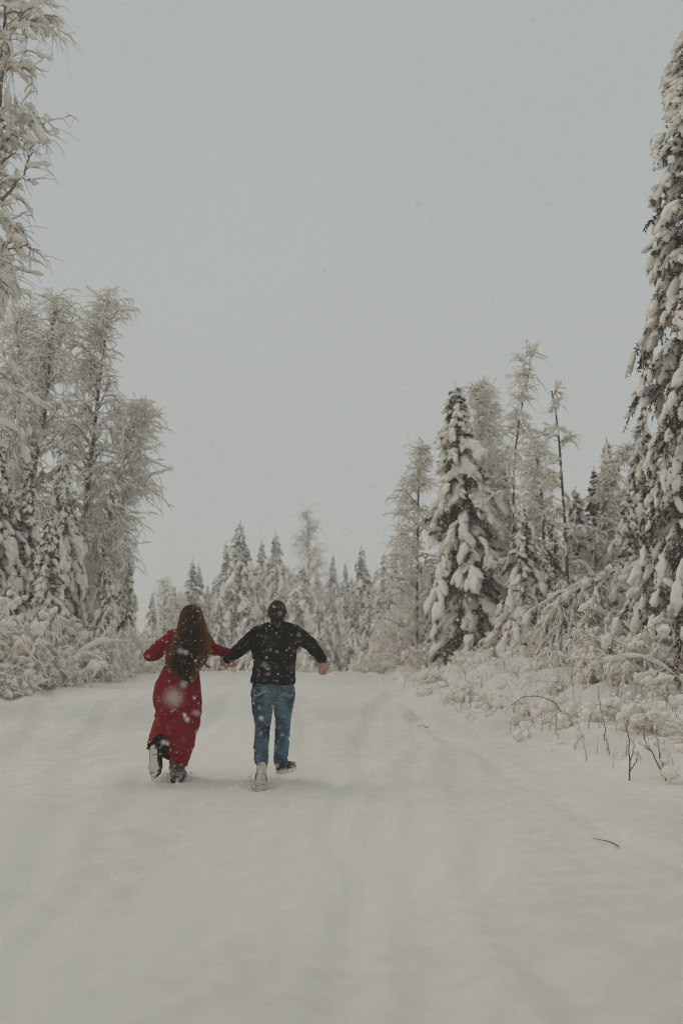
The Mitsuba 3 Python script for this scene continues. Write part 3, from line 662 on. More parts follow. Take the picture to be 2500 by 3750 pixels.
# snow caught in the grass and dead plants of the banks
k = r.choice(n, 1000, replace=False)
sz = np.exp(r.normal(math.log(0.026), 0.5, (1000, 1)))
c = P[k, 2] * 0.6 + P[k, 4] * 0.4 + r.normal(0, 0.05, (1000, 3)) * [1, 1, 0.3]
c[:, 2] = np.maximum(c[:, 2], H(c[:, 0], c[:, 1]))
add('snow_tufts', blobs(c, r.normal(size=(1000, 3)) * [1, 1, 0.3], sz * r.uniform(0.7, 1.6, (1000, 3)), 1, 12, 0.5, 1.6), 'm_snow', True)
label('snow_tufts', 'small caps of snow caught on the dead grass of the banks', 'snow', kind='stuff')

# ---------------------------------------------------------------- the runners
DP = 9.4


def C(x, y, dy=0.0):
    """A body point seen at (x, y) of the close-up crop (1 m = about 760 of its pixels), dy metres beyond the runners' plane."""
    return at(450 + 0.5102 * np.asarray(x, float), 2150 + 0.5102 * np.asarray(y, float), DP + np.asarray(dy, float))


def ball(p, r, sc=None):
    m = m3.Manifold.sphere(float(r), 20)
    if sc is not None: m = m.scale(list(map(float, sc)))
    return m.translate([float(a) for a in p])


def hull(*pr_):
    return m3.Manifold.batch_hull([ball(p, r) for p, r in pr_])


def chain(*pr_):
    return [hull(a, b) for a, b in zip(pr_[:-1], pr_[1:])]


def solid(parts, edge=0.012, it=8, lamb=0.5):
    m = m3.Manifold.batch_boolean(parts, m3.OpType.Add).refine_to_length(edge).to_mesh()
    t = trimesh.Trimesh(m.vert_properties[:, :3], m.tri_verts, process=True)
    e = t.edges_unique
    n = len(t.vertices)
    A = sparse.coo_matrix((np.ones(2 * len(e)), (np.r_[e[:, 0], e[:, 1]], np.r_[e[:, 1], e[:, 0]])), (n, n)).tocsr()
    A = sparse.diags(1 / np.maximum(np.asarray(A.sum(1)).ravel(), 1)) @ A
    v0 = v = np.array(t.vertices)
    for _ in range(it):
        v = v + lamb * (A @ v - v)
        v = v - 0.52 * (A @ v - v)
    bad = np.linalg.norm(v - v0, axis=1) > 0.012
    t.vertices = np.where(bad[:, None], v0, v)
    return t


def folds(t, amp, freq, seed=0, ridged=True):
    p = np.array(t.vertices)
    n = meshkit.fbm(p * freq, 3, seed)
    if ridged: n = 1 - np.abs(2 * n - 1) * 2.2
    else: n = 2 * n - 1
    t.vertices = p + t.vertex_normals * (amp * n)[:, None]
    return t


def frame(x, z):
    x = unit(np.asarray(x, float)); z = np.asarray(z, float)
    z = unit(z - x * (x @ z))
    return np.stack([x, np.cross(z, x), z], 1)


def hand(wrist, x, z, side, curl, sc=1.0, thumb=0.6):
    """Palm, four fingers of unequal length and a thumb, as hulls to be joined to the wrist. x to the fingers, z out of the back of the hand, side +1 or -1 for the thumb."""
    F = frame(x, z)
    W = lambda p: wrist + F @ (np.array([p[0], p[1] * side, p[2]]) * sc)
    out = [hull((W((0.0, 0.012, 0)), 0.021 * sc), (W((0.0, -0.012, 0)), 0.021 * sc), (W((0.03, 0.026, 0)), 0.016 * sc), (W((0.03, -0.024, 0)), 0.016 * sc), (W((0.084, 0.030, 0.003)), 0.0125 * sc), (W((0.078, -0.030, 0)), 0.0115 * sc))]
    for k, (y, l, rr) in enumerate(((0.030, 0.95, 0.0092), (0.010, 1.08, 0.0095), (-0.010, 1.0, 0.009), (-0.029, 0.78, 0.0078))):
        p, a = np.array([0.082 - 0.004 * abs(k - 1), y, 0.003]), 0.0
        pts = [(W(p), rr * 1.08 * sc)]
        for seg, c in zip((0.044, 0.027, 0.021), curl):
            a += math.radians(c + 4 * (k - 1.5))
            p = p + seg * l * np.array([math.cos(a), 0.06 * (1.5 - k), -math.sin(a)])
            pts.append((W(p), rr * sc)); rr *= 0.93
        out += chain(*pts)
    p = np.array([0.022, 0.026, -0.006])
    pts = [(W(p), 0.0135 * sc)]
    for seg, d, rr in ((0.042, (0.62, 0.72, -0.30), 0.0115), (0.031, (0.86, 0.25, -0.45 * thumb - 0.1), 0.010), (0.025, (0.85, -0.15, -0.5 * thumb - 0.1), 0.0088)):
        p = p + seg * unit(np.array(d)); pts.append((W(p), rr * sc))
    return out + chain(*pts)


def head(c, rx, fwd, jaw=0.075):
    """Skull, jaw, nose, brow, lips, eye sockets and ears; fwd: where it looks."""
    F = frame(fwd, (0, 0, 1))
    W = lambda x, y, z: c + F @ np.array([x, y, z])
    sk = ball(c, 1, (rx, 0.092, 0.105))
    parts = [sk, hull((W(0.03, 0.03, -0.06), 0.042), (W(0.03, -0.03, -0.06), 0.042), (W(0.072, 0.014, -0.112), 0.020), (W(0.072, -0.014, -0.112), 0.020), (W(0.05, 0, 0.0), 0.045)),
             hull((W(0.088, 0, 0.005), 0.011), (W(0.108, 0, -0.034), 0.012), (W(0.094, 0.013, -0.04), 0.008), (W(0.094, -0.013, -0.04), 0.008)),
             hull((W(0.078, 0.035, 0.022), 0.014), (W(0.078, -0.035, 0.022), 0.014)),
             hull((W(0.086, 0.018, -0.072), 0.008), (W(0.086, -0.018, -0.072), 0.008))]
    for s in (-1, 1):
        e = m3.Manifold.sphere(1, 16).scale([0.025, 0.011, 0.037])
        yaw = math.degrees(math.atan2(F[1, 0], F[0, 0]))
        e = e.rotate([0, 0, yaw + 28 * s]).translate(W(-0.006, s * (rx + 0.013), -0.022).tolist())
        parts.append(e)
    eyes = [ball(W(0.079, s * 0.031, 0.002), 0.0115) for s in (-1, 1)]
    return parts, eyes, W


def boot_parts(heel, toe, normal, L=0.29, w=1.0, shaft=()):
    """Upper, sole and the snow packed on the sole. normal: out of the bottom of the sole."""
    x = unit(np.asarray(toe, float) - heel)
    F = frame(x, -np.asarray(normal, float))
    W = lambda p: heel + F @ np.array(p, float)
    up = [hull((W((0.045, 0, 0.05)), 0.043 * w), (W((0.12, 0.006, 0.055)), 0.040 * w), (W((0.05, 0, 0.11)), 0.045 * w)),
          hull((W((0.12, 0.01, 0.055)), 0.040 * w), (W((0.12, -0.01, 0.05)), 0.038 * w), (W((L - 0.09, 0.014, 0.042)), 0.040 * w), (W((L - 0.09, -0.014, 0.04)), 0.040 * w)),
          hull((W((L - 0.09, 0.012, 0.042)), 0.041 * w), (W((L - 0.09, -0.012, 0.04)), 0.041 * w), (W((L - 0.045, 0.008, 0.036)), 0.036 * w), (W((L - 0.045, -0.008, 0.036)), 0.034 * w))]
    up += [h for h in chain((W((0.05, 0, 0.11)), 0.046 * w), *shaft)] if shaft else []
    q = np.linspace(0, 2 * np.pi, 60, endpoint=False)
    xx = L / 2 * (1 - np.cos(q))
    half = np.interp(xx / L, [0, 0.02, 0.12, 0.3, 0.45, 0.7, 0.9, 1], [0, 0.020, 0.038, 0.037, 0.036, 0.049, 0.036, 0]) * w
    half = np.where(xx / L > 0.9, 0.036 * w * np.sqrt(np.clip((1 - xx / L) / 0.1, 0, 1)), half)
    outline = Polygon(np.stack([xx, half * np.sign(np.sin(q))], 1)).buffer(0.004).buffer(0)
    place_ = lambda m, z: trimesh.Trimesh((np.array(m.vertices) + [0, 0, z]) @ F.T + heel, m.faces, process=False)
    sole = place_(trimesh.creation.extrude_polygon(outline, 0.030, engine='earcut'), -0.006)
    tread = []
    for k in range(11):
        a = 0.018 + (L - 0.04) * k / 10
        b = outline.buffer(-0.006).intersection(Polygon([(a, -0.1), (a + 0.012, -0.1), (a + 0.012, 0.1), (a, 0.1)]))
        if not b.is_empty: tread.append(place_(trimesh.creation.extrude_polygon(b, 0.008, engine='earcut'), -0.0135))
    pack = place_(trimesh.creation.extrude_polygon(outline.buffer(-0.009), 0.011, engine='earcut'), -0.0145)
    pack = pack.subdivide_to_size(0.012)
    pack.vertices = np.array(pack.vertices) + np.asarray(F[:, 2]) * (-0.006 * meshkit.fbm(np.array(pack.vertices) * 40, 2, 3)[:, None])
    return up, trimesh.util.concatenate([sole] + tread), pack


def put(key, mesh, mat, smooth=True, **k):
    add(key, mesh, mat, smooth, **k)


# ===== the woman
pw = fresh('person')
label(pw, 'woman in a long red dress with waist length brown hair, running away', 'person')
hw = C(497, 212, 0.02)
hp, eyes, HWf = head(hw, 0.074, (0.15, 1, -0.05))
wl, wr = C(262, 480, 0.20), C(765, 482, 0.06)
body = hp + chain((C(490, 265, 0.0), 0.052), (C(478, 325, 0), 0.05)) + [hull((C(365, 350, 0), 0.045), (C(580, 365, 0), 0.042), (C(440, 470, 0), 0.09), (C(500, 470, 0), 0.085)),
       hull((C(440, 470, 0), 0.09), (C(500, 470, 0), 0.085), (C(405, 580, 0), 0.08), (C(450, 580, 0), 0.08)), hull((C(405, 580, 0), 0.08), (C(450, 580, 0), 0.08), (C(345, 740, 0), 0.09), (C(440, 740, 0), 0.09))]
body += chain((C(365, 350), 0.042), (C(190, 498, -0.02), 0.032), (wl, 0.022)) + chain((C(580, 365), 0.042), (C(628, 447, 0.16), 0.034), (wr, 0.022))
body += chain((C(440, 740), 0.09), (C(420, 1010, 0.12), 0.05), (C(398, 1260, 0.02), 0.036)) + chain((C(345, 740), 0.09), (C(300, 1010, 0.10), 0.05), (C(265, 1115, -0.27), 0.036))
body += hand(wl, C(330, 430, 0.28) - wl, (-0.5, 0.2, -0.8), 1, (55, 70, 45), 0.9)
hx = C(790, 522, 0.02) - wr
body += hand(wr, hx, (0.0, 0.45, 1.0), 1, (38, 50, 35), 0.88, 0.8)
put(pw + '__body', solid(body, 0.013, 5), 'm_skin')
for i, e in enumerate(eyes):
    put(f'{pw}__eye' + ('' if i == 0 else f'_{i:03d}'), e, 'm_eye')
top = [hull((C(352, 352, 0), 0.055), (C(440, 338, 0), 0.05), (C(420, 440, 0.0), 0.10), (C(360, 430, 0), 0.08)), hull((C(590, 368, 0), 0.052), (C(520, 340, 0), 0.05), (C(520, 450, 0), 0.10), (C(545, 440, 0), 0.085)),
       hull((C(440, 338, 0), 0.05), (C(520, 340, 0), 0.05), (C(420, 440, 0), 0.10), (C(520, 450, 0), 0.10)),
       hull((C(375, 430, 0), 0.08), (C(545, 440, 0), 0.085), (C(375, 560, 0), 0.092), (C(475, 565, 0), 0.092), (C(425, 560, -0.02), 0.10)),
       hull((C(375, 560, 0), 0.085), (C(475, 565, 0), 0.085), (C(345, 690, 0), 0.09), (C(440, 690, 0), 0.09))]
top += chain((C(352, 358), 0.060), (C(268, 428, -0.01), 0.060), (C(190, 494, -0.03), 0.050), (C(240, 490, 0.10), 0.045), (C(262, 482, 0.18), 0.036))
top += chain((C(592, 372), 0.056), (C(622, 425, 0.12), 0.052), (C(650, 447, 0.13), 0.050), (C(710, 463, 0.09), 0.042), (C(765, 476, 0.07), 0.036))
top = folds(solid(top, 0.010, 8), 0.009, [9, 9, 15], 4)
# the skirt: open rings from the waist to the slanted hem, its left side thrown up by the kicking leg
phi = np.linspace(0, 2 * np.pi, 97)
rings = [((302, 560), (545, 585), 0.115), ((262, 630), (550, 645), 0.12), ((232, 700), (558, 710), 0.132), ((219, 780), (562, 800), 0.142), ((228, 860), (555, 880), 0.14), ((245, 925), (543, 950), 0.135)]
RG = []
for (xl, yl), (xr, yr), dep in rings:
    c, s = np.cos(phi), np.sin(phi)
    sq = (np.abs(c) ** 2.6 + np.abs(s) ** 2.6) ** (-1 / 2.6)
    RG.append(np.stack([(xl + xr) / 2 + c * sq * (xr - xl) / 2 * 0.985, (yl + yr) / 2 + c * (yr - yl) / 2, -s * sq * dep], 1))
mid = np.radians([0, 45, 80, 110, 140, 165, 180, 225, 270, 315, 360])
M1 = np.array([(507, 1085, 0.02), (455, 1100, -0.16), (385, 1090, -0.19), (320, 1040, -0.21), (262, 1010, -0.21), (225, 1015, -0.16), (219, 1025, -0.08), (250, 1050, 0.12), (350, 1090, 0.2), (455, 1100, 0.16), (507, 1085, 0.02)], float)
M2 = np.array([(459, 1290, 0.02), (418, 1285, -0.13), (366, 1256, -0.17), (326, 1150, -0.21), (284, 1052, -0.25), (228, 1082, -0.30), (184, 1142, -0.28), (205, 1180, -0.05), (300, 1230, 0.15), (415, 1285, 0.14), (459, 1290, 0.02)], float)
Mm = [PchipInterpolator(mid, M)(phi) for M in (M1, M2)]
RG += Mm
RG = np.array(RG)
kk = np.linspace(0, 1, len(RG))
fine_k = np.linspace(0, 1, 84)
G = PchipInterpolator(kk, RG, axis=0)(fine_k)
nz = meshkit.fbm(np.stack([np.broadcast_to(np.cos(phi)[None] * 1.6 + fine_k[:, None] * 4.5, G.shape[:2]), np.broadcast_to(np.sin(phi)[None] * 1.6, G.shape[:2]), fine_k[:, None] * 5 + 0 * phi[None]], -1), 3, 12)
fold = (1 - np.abs(2 * nz - 1) * 2.3) * np.interp(fine_k, [0, 0.4, 0.7, 1], [0.004, 0.009, 0.030, 0.034])[:, None]
cen = G[:, :-1].mean(1, keepdims=True)
dirn = unit((G - cen) * [1, 0, 760])
G = G + dirn * fold[..., None] * [760, 0, 1]
SK = C(G[..., 0], G[..., 1], G[..., 2])
R_, C_ = SK.shape[:2]
i, j = np.meshgrid(np.arange(R_ - 1), np.arange(C_ - 1), indexing='ij')
qd = np.stack([i * C_ + j, i * C_ + j + 1, (i + 1) * C_ + j + 1, (i + 1) * C_ + j], -1).reshape(-1, 4)
skirt = (SK.reshape(-1, 3), np.vstack([qd[:, :3], qd[:, [0, 2, 3]]]))
put(pw + '__dress', cat([(np.array(top.vertices), np.array(top.faces)), skirt]), 'm_dress')
put(pw + '__leggings', solid(chain((C(440, 760), 0.092), (C(424, 1010, 0.12), 0.06), (C(402, 1250, 0.03), 0.055)) + chain((C(350, 760), 0.092), (C(302, 1005, 0.10), 0.062), (C(268, 1105, -0.24), 0.050)), 0.02, 4), 'm_leggings')
# her boots
hl, tl = C(222, 1130, -0.36), C(228, 1338, -0.36)
up, sole, pack = boot_parts(hl, tl, (-0.22, -1.0, -0.02), 0.285, 1.02, [(C(264, 1115, -0.26), 0.052), (C(285, 1070, -0.12), 0.058)])
put(pw + '__boot', folds(solid(up, 0.012, 6), 0.004, 18, 2), 'm_leggings')
put(pw + '__boot__sole', sole, 'm_rubber', 30)
put(pw + '__boot__packed_snow', pack, 'm_sole_snow', 30)
label(pw + '__boot', 'raised dark boot with a snow caked sole')
hl = C(370, 1408, 0.0)
up, sole, pack = boot_parts(hl, hl + np.array([0.03, 0.285, 0.02]), (0, 0.0, -1.0), 0.285, 1.22, [(C(388, 1290, 0.05), 0.072), (C(398, 1215, 0.06), 0.072)])
put(pw + '__boot_001', folds(solid(up, 0.012, 6), 0.006, 18, 2), 'm_boot')
put(pw + '__boot_001__sole', sole, 'm_rubber', 30)
label(pw + '__boot_001', 'planted grey boot dusted with snow')
# her hair: a lofted mass and thousands of strands over it
HY = np.array([128, 140, 165, 205, 250, 300, 350, 400, 450, 500, 550, 590, 625, 655, 685], float)
HLx = np.array([480, 446, 430, 416, 409, 400, 386, 370, 350, 333, 329, 342, 380, 426, 458], float)
HRx = np.array([505, 540, 558, 567, 576, 594, 608, 617, 615, 596, 566, 534, 510, 498, 484], float)
HDc = np.array([0.02, 0.02, 0.015, 0.0, -0.02, -0.06, -0.10, -0.115, -0.125, -0.13, -0.135, -0.14, -0.145, -0.15, -0.155])
HDh = np.array([0.02, 0.07, 0.10, 0.118, 0.118, 0.10, 0.075, 0.062, 0.055, 0.05, 0.046, 0.042, 0.036, 0.03, 0.014])
hy = np.linspace(0, 1, 60)
hk = (HY - HY[0]) / (HY[-1] - HY[0])
hx_l, hx_r, hdc, hdh = (PchipInterpolator(hk, a)(hy) for a in (HLx, HRx, HDc, HDh))
yy_ = HY[0] + hy * (HY[-1] - HY[0])


def hair_point(k, ph, off):
    """k: fraction down the hair, ph: angle round it (0 right, pi/2 towards the camera), off: metres outside the mass."""
    I = lambda a: np.interp(k, hy, a)
    c, s = np.cos(ph), np.sin(ph)
    sq = (np.abs(c) ** 2.4 + np.abs(s) ** 2.4) ** (-1 / 2.4)
    return C((I(hx_l) + I(hx_r)) / 2 + c * sq * ((I(hx_r) - I(hx_l)) / 2 + 760 * off), np.interp(k, hy, yy_), I(hdc) - s * sq * (I(hdh) + off))


ph = np.linspace(0, 2 * np.pi, 72, endpoint=False)
HK, HP = np.meshgrid(hy, ph, indexing='ij')
HM = hair_point(HK, HP, -0.008 + 0.034 * (meshkit.fbm(np.stack([np.cos(HP) * 7, np.sin(HP) * 7, HK * 2.5], -1), 3, 6) - 0.5) * np.clip(HK * 6, 0, 1))
i, j = np.meshgrid(np.arange(len(hy) - 1), np.arange(72), indexing='ij')
qd = np.stack([i * 72 + j, i * 72 + (j + 1) % 72, (i + 1) * 72 + (j + 1) % 72, (i + 1) * 72 + j], -1).reshape(-1, 4)
mass = (HM.reshape(-1, 3), np.vstack([qd[:, :3], qd[:, [0, 2, 3]]]))
rh = np.random.default_rng(5)
NS, KS = 1800, 13
p0 = rh.uniform(-0.25 * np.pi, 1.25 * np.pi, NS)
k0, k1 = rh.uniform(0.0, 0.35, NS) ** 1.5, np.clip(rh.normal(0.90, 0.13, NS), 0.5, 1.0)
q = np.linspace(0, 1, KS)
kk = k0[:, None] + (k1 - k0)[:, None] * q
pp = p0[:, None] + 0.16 * rh.normal(size=(NS, 1)) * q + 0.07 * np.sin(q * rh.uniform(4, 11, (NS, 1)) + rh.uniform(0, 6, (NS, 1))) * q
of = rh.uniform(-0.002, 0.008, (NS, 1)) + 0.004 * np.sin(q * rh.uniform(5, 14, (NS, 1)) + rh.uniform(0, 6, (NS, 1))) * q
of = of + 0.034 * (meshkit.fbm(np.stack([np.cos(pp) * 7, np.sin(pp) * 7, kk * 2.5], -1), 3, 6) - 0.5) * np.clip(kk * 6, 0, 1)
of = of + np.where(rh.uniform(0, 1, (NS, 1)) < 0.16, rh.uniform(0.0, 0.04, (NS, 1)), 0) * q ** 1.5
ST = hair_point(kk, pp, of)
ST = ST + np.cumsum(rh.normal(0, 0.0012, ST.shape), 1)
st = tubes(ST, rh.uniform(0.0014, 0.0026, (NS, 1)) * (1 - 0.6 * q), 3)
warm = np.clip(np.abs(np.cos(p0)) ** 3 * 0.9 + rh.normal(0.05, 0.12, NS) + 0.55 * np.clip(meshkit.fbm(np.stack([np.cos(p0) * 9, np.sin(p0) * 9, p0 * 0], -1), 2, 31) - 0.5, 0, 1) + 0.15 * (np.cos(p0) > 0.6), 0, 1)
colS = np.array([0.040, 0.023, 0.012]) * (1 - warm[:, None]) + np.array([0.27, 0.125, 0.045]) * warm[:, None]
# a lock blown out at her right hip
NL = 40
t_ = np.linspace(0, 1, KS)
lock = np.stack([np.interp(t_, [0, .35, .6, .8, 1], [600, 592, 588, 598, 628]), np.interp(t_, [0, .35, .6, .8, 1], [440, 500, 545, 568, 576])], 1)
LK = C(lock[None, :, 0] + rh.normal(0, 6, (NL, 1)) * (1 - 0.5 * t_), lock[None, :, 1] + rh.normal(0, 5, (NL, 1)), -0.13 + rh.normal(0, 0.012, (NL, 1)) + 0 * t_)
lk = tubes(LK, 0.0017 * (1 - 0.5 * t_)[None] * np.ones((NL, 1)), 3)
hv, hf = cat([mass, st, lk])
hc = np.vstack([np.tile([0.022, 0.013, 0.008], (len(mass[0]), 1)), np.repeat(colS, KS * 3, 0), np.tile([0.17, 0.08, 0.03], (len(lk[0]), 1))])
put(pw + '__hair', (hv, hf), 'm_hair', True, color=hc)

# ===== the man
pm = fresh('person')
label(pm, 'man in black sweater, blue jeans and boots running with one arm flung out', 'person')
hm = C(1107, 188, 0.02)
hp, eyes, HMf = head(hm, 0.079, (0.05, 1, 0))
wl, wr = C(766, 502, 0.02), C(1432, 528, -0.03)
body = hp + chain((C(1107, 240, 0.0), 0.058), (C(1104, 300, 0), 0.06)) + [hull((C(975, 345), 0.055), (C(1235, 340), 0.055), (C(1010, 450), 0.09), (C(1180, 450), 0.09)), hull((C(1010, 450), 0.09), (C(1180, 450), 0.09), (C(1020, 700), 0.085), (C(1150, 700), 0.085))]
body += chain((C(975, 345), 0.05), (C(865, 430, 0.05), 0.04), (wl, 0.026)) + chain((C(1235, 340), 0.05), (C(1350, 418, 0.0), 0.04), (wr, 0.026))
body += chain((C(1150, 760), 0.085), (C(1143, 955, 0.32), 0.05), (C(1130, 1265, 0.25), 0.04)) + chain((C(1005, 760), 0.085), (C(1003, 1000, 0.26), 0.05), (C(995, 1245, -0.02), 0.04))
body += hand(wr, C(1466, 600, -0.05) - wr, (0.75, -0.65, 0.35), -1, (48, 62, 40), 1.02)
body += hand(wl, C(730, 524, 0.03) - wl, (0.1, -1.0, 0.2), 1, (45, 60, 40), 0.98)
put(pm + '__body', solid(body, 0.013, 5), 'm_skin')
for i, e in enumerate(eyes):
    put(f'{pm}__eye' + ('' if i == 0 else f'_{i:03d}'), e, 'm_eye')
hh_ = m3.Manifold.sphere(1.0, 64).refine_to_length(0.06).scale([0.0895, 0.106, 0.116]).translate((hm + [0, -0.004, 0.006]).tolist())
nrm = unit(np.array([0, -0.72, 0.70]))
hh_ = hh_.trim_by_plane(nrm.tolist(), float(nrm @ hm + 0.004)).refine_to_length(0.008).to_mesh()
hh_ = trimesh.Trimesh(hh_.vert_properties[:, :3], hh_.tri_verts)
hh_ = folds(hh_, 0.006, 75, 3, False)
nape = solid(chain((C(1107, 215, -0.045), 0.062), (C(1106, 238, -0.028), 0.05)), 0.01, 3)
put(pm + '__hair', cat([(np.array(t.vertices), np.array(t.faces)) for t in (hh_, nape)]), 'm_black_hair')
swt = [hull((C(962, 340), 0.072), (C(1240, 334), 0.072), (C(1040, 300), 0.06), (C(1165, 298), 0.06), (C(1000, 420), 0.105), (C(1170, 420), 0.11)),
       hull((C(1000, 420), 0.105), (C(1170, 420), 0.11), (C(1022, 560), 0.108), (C(1148, 560), 0.108), (C(1085, 430, -0.03), 0.11)),
       hull((C(1022, 560), 0.108), (C(1148, 560), 0.108), (C(1010, 655), 0.112), (C(1146, 655), 0.112), (C(1078, 650, -0.02), 0.115)),
       hull((C(1010, 655), 0.112), (C(1146, 655), 0.112), (C(1006, 672), 0.112), (C(1150, 664), 0.112))]
flat = swt[-1].trim_by_plane([0.03, 0, 1], float(np.array([0.03, 0, 1]) @ C(1078, 692)))
swt[-1] = flat
swt[-2] = swt[-2].trim_by_plane([0.03, 0, 1], float(np.array([0.03, 0, 1]) @ C(1078, 692)))
swt += chain((C(1107, 262, 0.0), 0.066), (C(1105, 300), 0.075))
swt += chain((C(965, 345), 0.074), (C(905, 392, 0.03), 0.068), (C(862, 428, 0.05), 0.062), (C(805, 478, 0.04), 0.052), (C(766, 506, 0.02), 0.048), (C(757, 512, 0.02), 0.044))
swt += chain((C(1240, 340), 0.074), (C(1300, 378, 0.0), 0.066), (C(1352, 418, 0.0), 0.060), (C(1405, 487, -0.02), 0.050), (C(1428, 522, -0.03), 0.043))
swt = folds(solid(swt, 0.011, 7), 0.009, [8, 8, 13], 21)
put(pm + '__sweater', swt, 'm_knit')
jn = [hull((C(1000, 690), 0.088), (C(1158, 684), 0.088), (C(1000, 770), 0.102), (C(1155, 770), 0.102)),
      hull((C(1005, 760, -0.03), 0.10), (C(1010, 800, -0.035), 0.095)), hull((C(1150, 760, -0.03), 0.10), (C(1148, 800, -0.035), 0.095))]
jn += chain((C(1003, 770), 0.102), (C(1001, 860, 0.08), 0.096), (C(1003, 1000, 0.24), 0.066), (C(997, 1090, 0.14), 0.064), (C(990, 1170, 0.05), 0.066), (C(994, 1245, 0.0), 0.060))
jn += chain((C(1153, 770), 0.102), (C(1150, 860, 0.14), 0.085), (C(1147, 955, 0.32), 0.070), (C(1145, 1060, 0.30), 0.068), (C(1136, 1170, 0.27), 0.064), (C(1132, 1252, 0.25), 0.062))
jn = folds(solid(jn, 0.010, 6), 0.008, [10, 10, 17], 33)
put(pm + '__jeans', jn, 'm_jeans')
rayer = trimesh.ray.ray_triangle.RayMeshIntersector(jn)


def onto(pts, lift):
    """Crop points thrown onto the back of the jeans."""
    out = []
    for x, y in pts:
        p = C(x, y, -0.4); d = unit(C(x, y, 0.3) - p)
        hit = rayer.intersects_location([p], [d], multiple_hits=False)[0]
        out.append((hit[0] if len(hit) else C(x, y, -0.12)) - d * lift)
    return np.array(out)


def curve(pts, n):
    pts = np.array(pts, float)
    q = np.linspace(0, 1, len(pts))
    return CubicSpline(q, pts)(np.linspace(0, 1, n))


for i, (poly, lines) in enumerate((
        ([(936, 722), (1046, 716), (1043, 800), (1000, 822), (945, 806)], [[(937, 752), (955, 776), (985, 762), (1010, 746), (1044, 739)], [(937, 768), (958, 783), (985, 772), (1012, 756), (1044, 749)]]),
        ([(1128, 716), (1224, 708), (1214, 792), (1176, 812), (1130, 800)], [[(1137, 762), (1158, 764), (1180, 775), (1198, 782), (1220, 765)], [(1137, 774), (1158, 776), (1180, 786), (1198, 793), (1218, 777)]]))):
    kp = f'{pm}__jeans__pocket' + ('' if i == 0 else '_001')
    ring = np.vstack([np.linspace(a, b, 8, endpoint=False) for a, b in zip(poly, poly[1:] + poly[:1])])
    cc = ring.mean(0)
    grid = [onto(cc + (ring - cc) * f, 0.005) for f in (1.0, 0.75, 0.5, 0.25)] + [onto([cc], 0.005)]
    base = onto(ring, -0.004)
    vv = np.vstack([base] + grid)
    m = len(ring)
    ff = []
    for a in range(4):
        for b in range(m):
            c_, d_ = a * m + b, a * m + (b + 1) % m
            ff += [(c_, d_, d_ + m), (c_, d_ + m, c_ + m)]
    ff += [(4 * m + b, 4 * m + (b + 1) % m, 5 * m) for b in range(m)]
    put(kp, (vv, np.array(ff)), 'm_jeans')
    th = [tubes(onto(curve(l, 16), 0.0075)[None], np.full((1, 16), 0.0042), 5) for l in lines] + [tubes(onto(np.vstack([ring, ring[:1]]), 0.006)[None], np.full((1, m + 1), 0.0014), 4)]
    put(f'{pm}__jeans__stitching' + ('' if i == 0 else '_001'), cat(th), 'm_thread')
    label(f'{pm}__jeans__stitching' + ('' if i == 0 else '_001'), 'cream double wave stitched on the back pocket')
# his boots
hl, tl = C(1000, 1262, -0.09), C(984, 1468, -0.05)
up, sole, pack = boot_parts(hl, tl, (0.05, -1.0, -0.2), 0.285, 1.02, [(C(997, 1235, -0.0), 0.055)])
put(pm + '__boot', folds(solid(up, 0.012, 6), 0.003, 20, 5), 'm_brown_boot')
put(pm + '__boot__sole', sole, 'm_sole_snow', 30)
put(pm + '__boot__packed_snow', pack, 'm_sole_snow', 30)
label(pm + '__boot', 'trailing boot with its snow covered sole turned back')
hl = C(1112, 1338, 0.20)
up, sole, pack = boot_parts(hl, hl + unit(np.array([0.50, 0.86, 0.06])) * 0.285, (0.05, 0.06, -1.0), 0.285, 1.05, [(C(1130, 1250, 0.25), 0.056)])
put(pm + '__boot_001', folds(solid(up, 0.012, 6), 0.003, 20, 5), 'm_brown_boot')
put(pm + '__boot_001__sole', sole, 'm_sole_snow', 30)
label(pm + '__boot_001', 'lifted dark brown boot with a snow whitened sole')

# ---------------------------------------------------------------- the car beyond the crest
cx, cy = float(at(885, 2450, 62)[0]), 62.0
cz = float(H(cx, cy, False))
car = fresh('parked_car')
label(car, 'dark car half hidden beyond the crest of the road, red light glowing', 'car')
prof = [(-2.2, 0.35), (-2.2, 0.85), (-2.05, 0.98), (-1.5, 1.02), (-1.0, 1.42), (-0.7, 1.47), (0.5, 1.45), (1.1, 1.02), (2.1, 0.88), (2.25, 0.6), (2.25, 0.35)]
low = [(-2.22, 0.33), (-2.22, 0.82), (-2.0, 0.99), (1.1, 1.0), (2.1, 0.86), (2.27, 0.6), (2.27, 0.33)]
cab = [(-1.75, 0.97), (-1.05, 1.42), (-0.75, 1.46), (0.45, 1.45), (1.15, 0.97)]


def across(p, w0, w1=None):
    """A side profile (along, up) hulled across the car, narrower at the top when w1 is given."""
    p = np.array(p); w1 = w1 or w0
    t = (p[:, 1] - p[:, 1].min()) / np.ptp(p[:, 1])
    w = w0 + (w1 - w0) * t
    pts = np.vstack([np.stack([s * w, p[:, 0], p[:, 1]], 1) for s in (-1, 1)])
    return m3.Manifold.hull_points(pts)


def round_(m, r=0.05):
    return m3.Manifold.batch_hull([m.scale([0.96, 0.975, 0.93]).translate([dx, dy, 0.05 + dz]) for dx in (-r * .5, r * .5) for dy in (-r, r) for dz in (-r * .5, r * .5)])


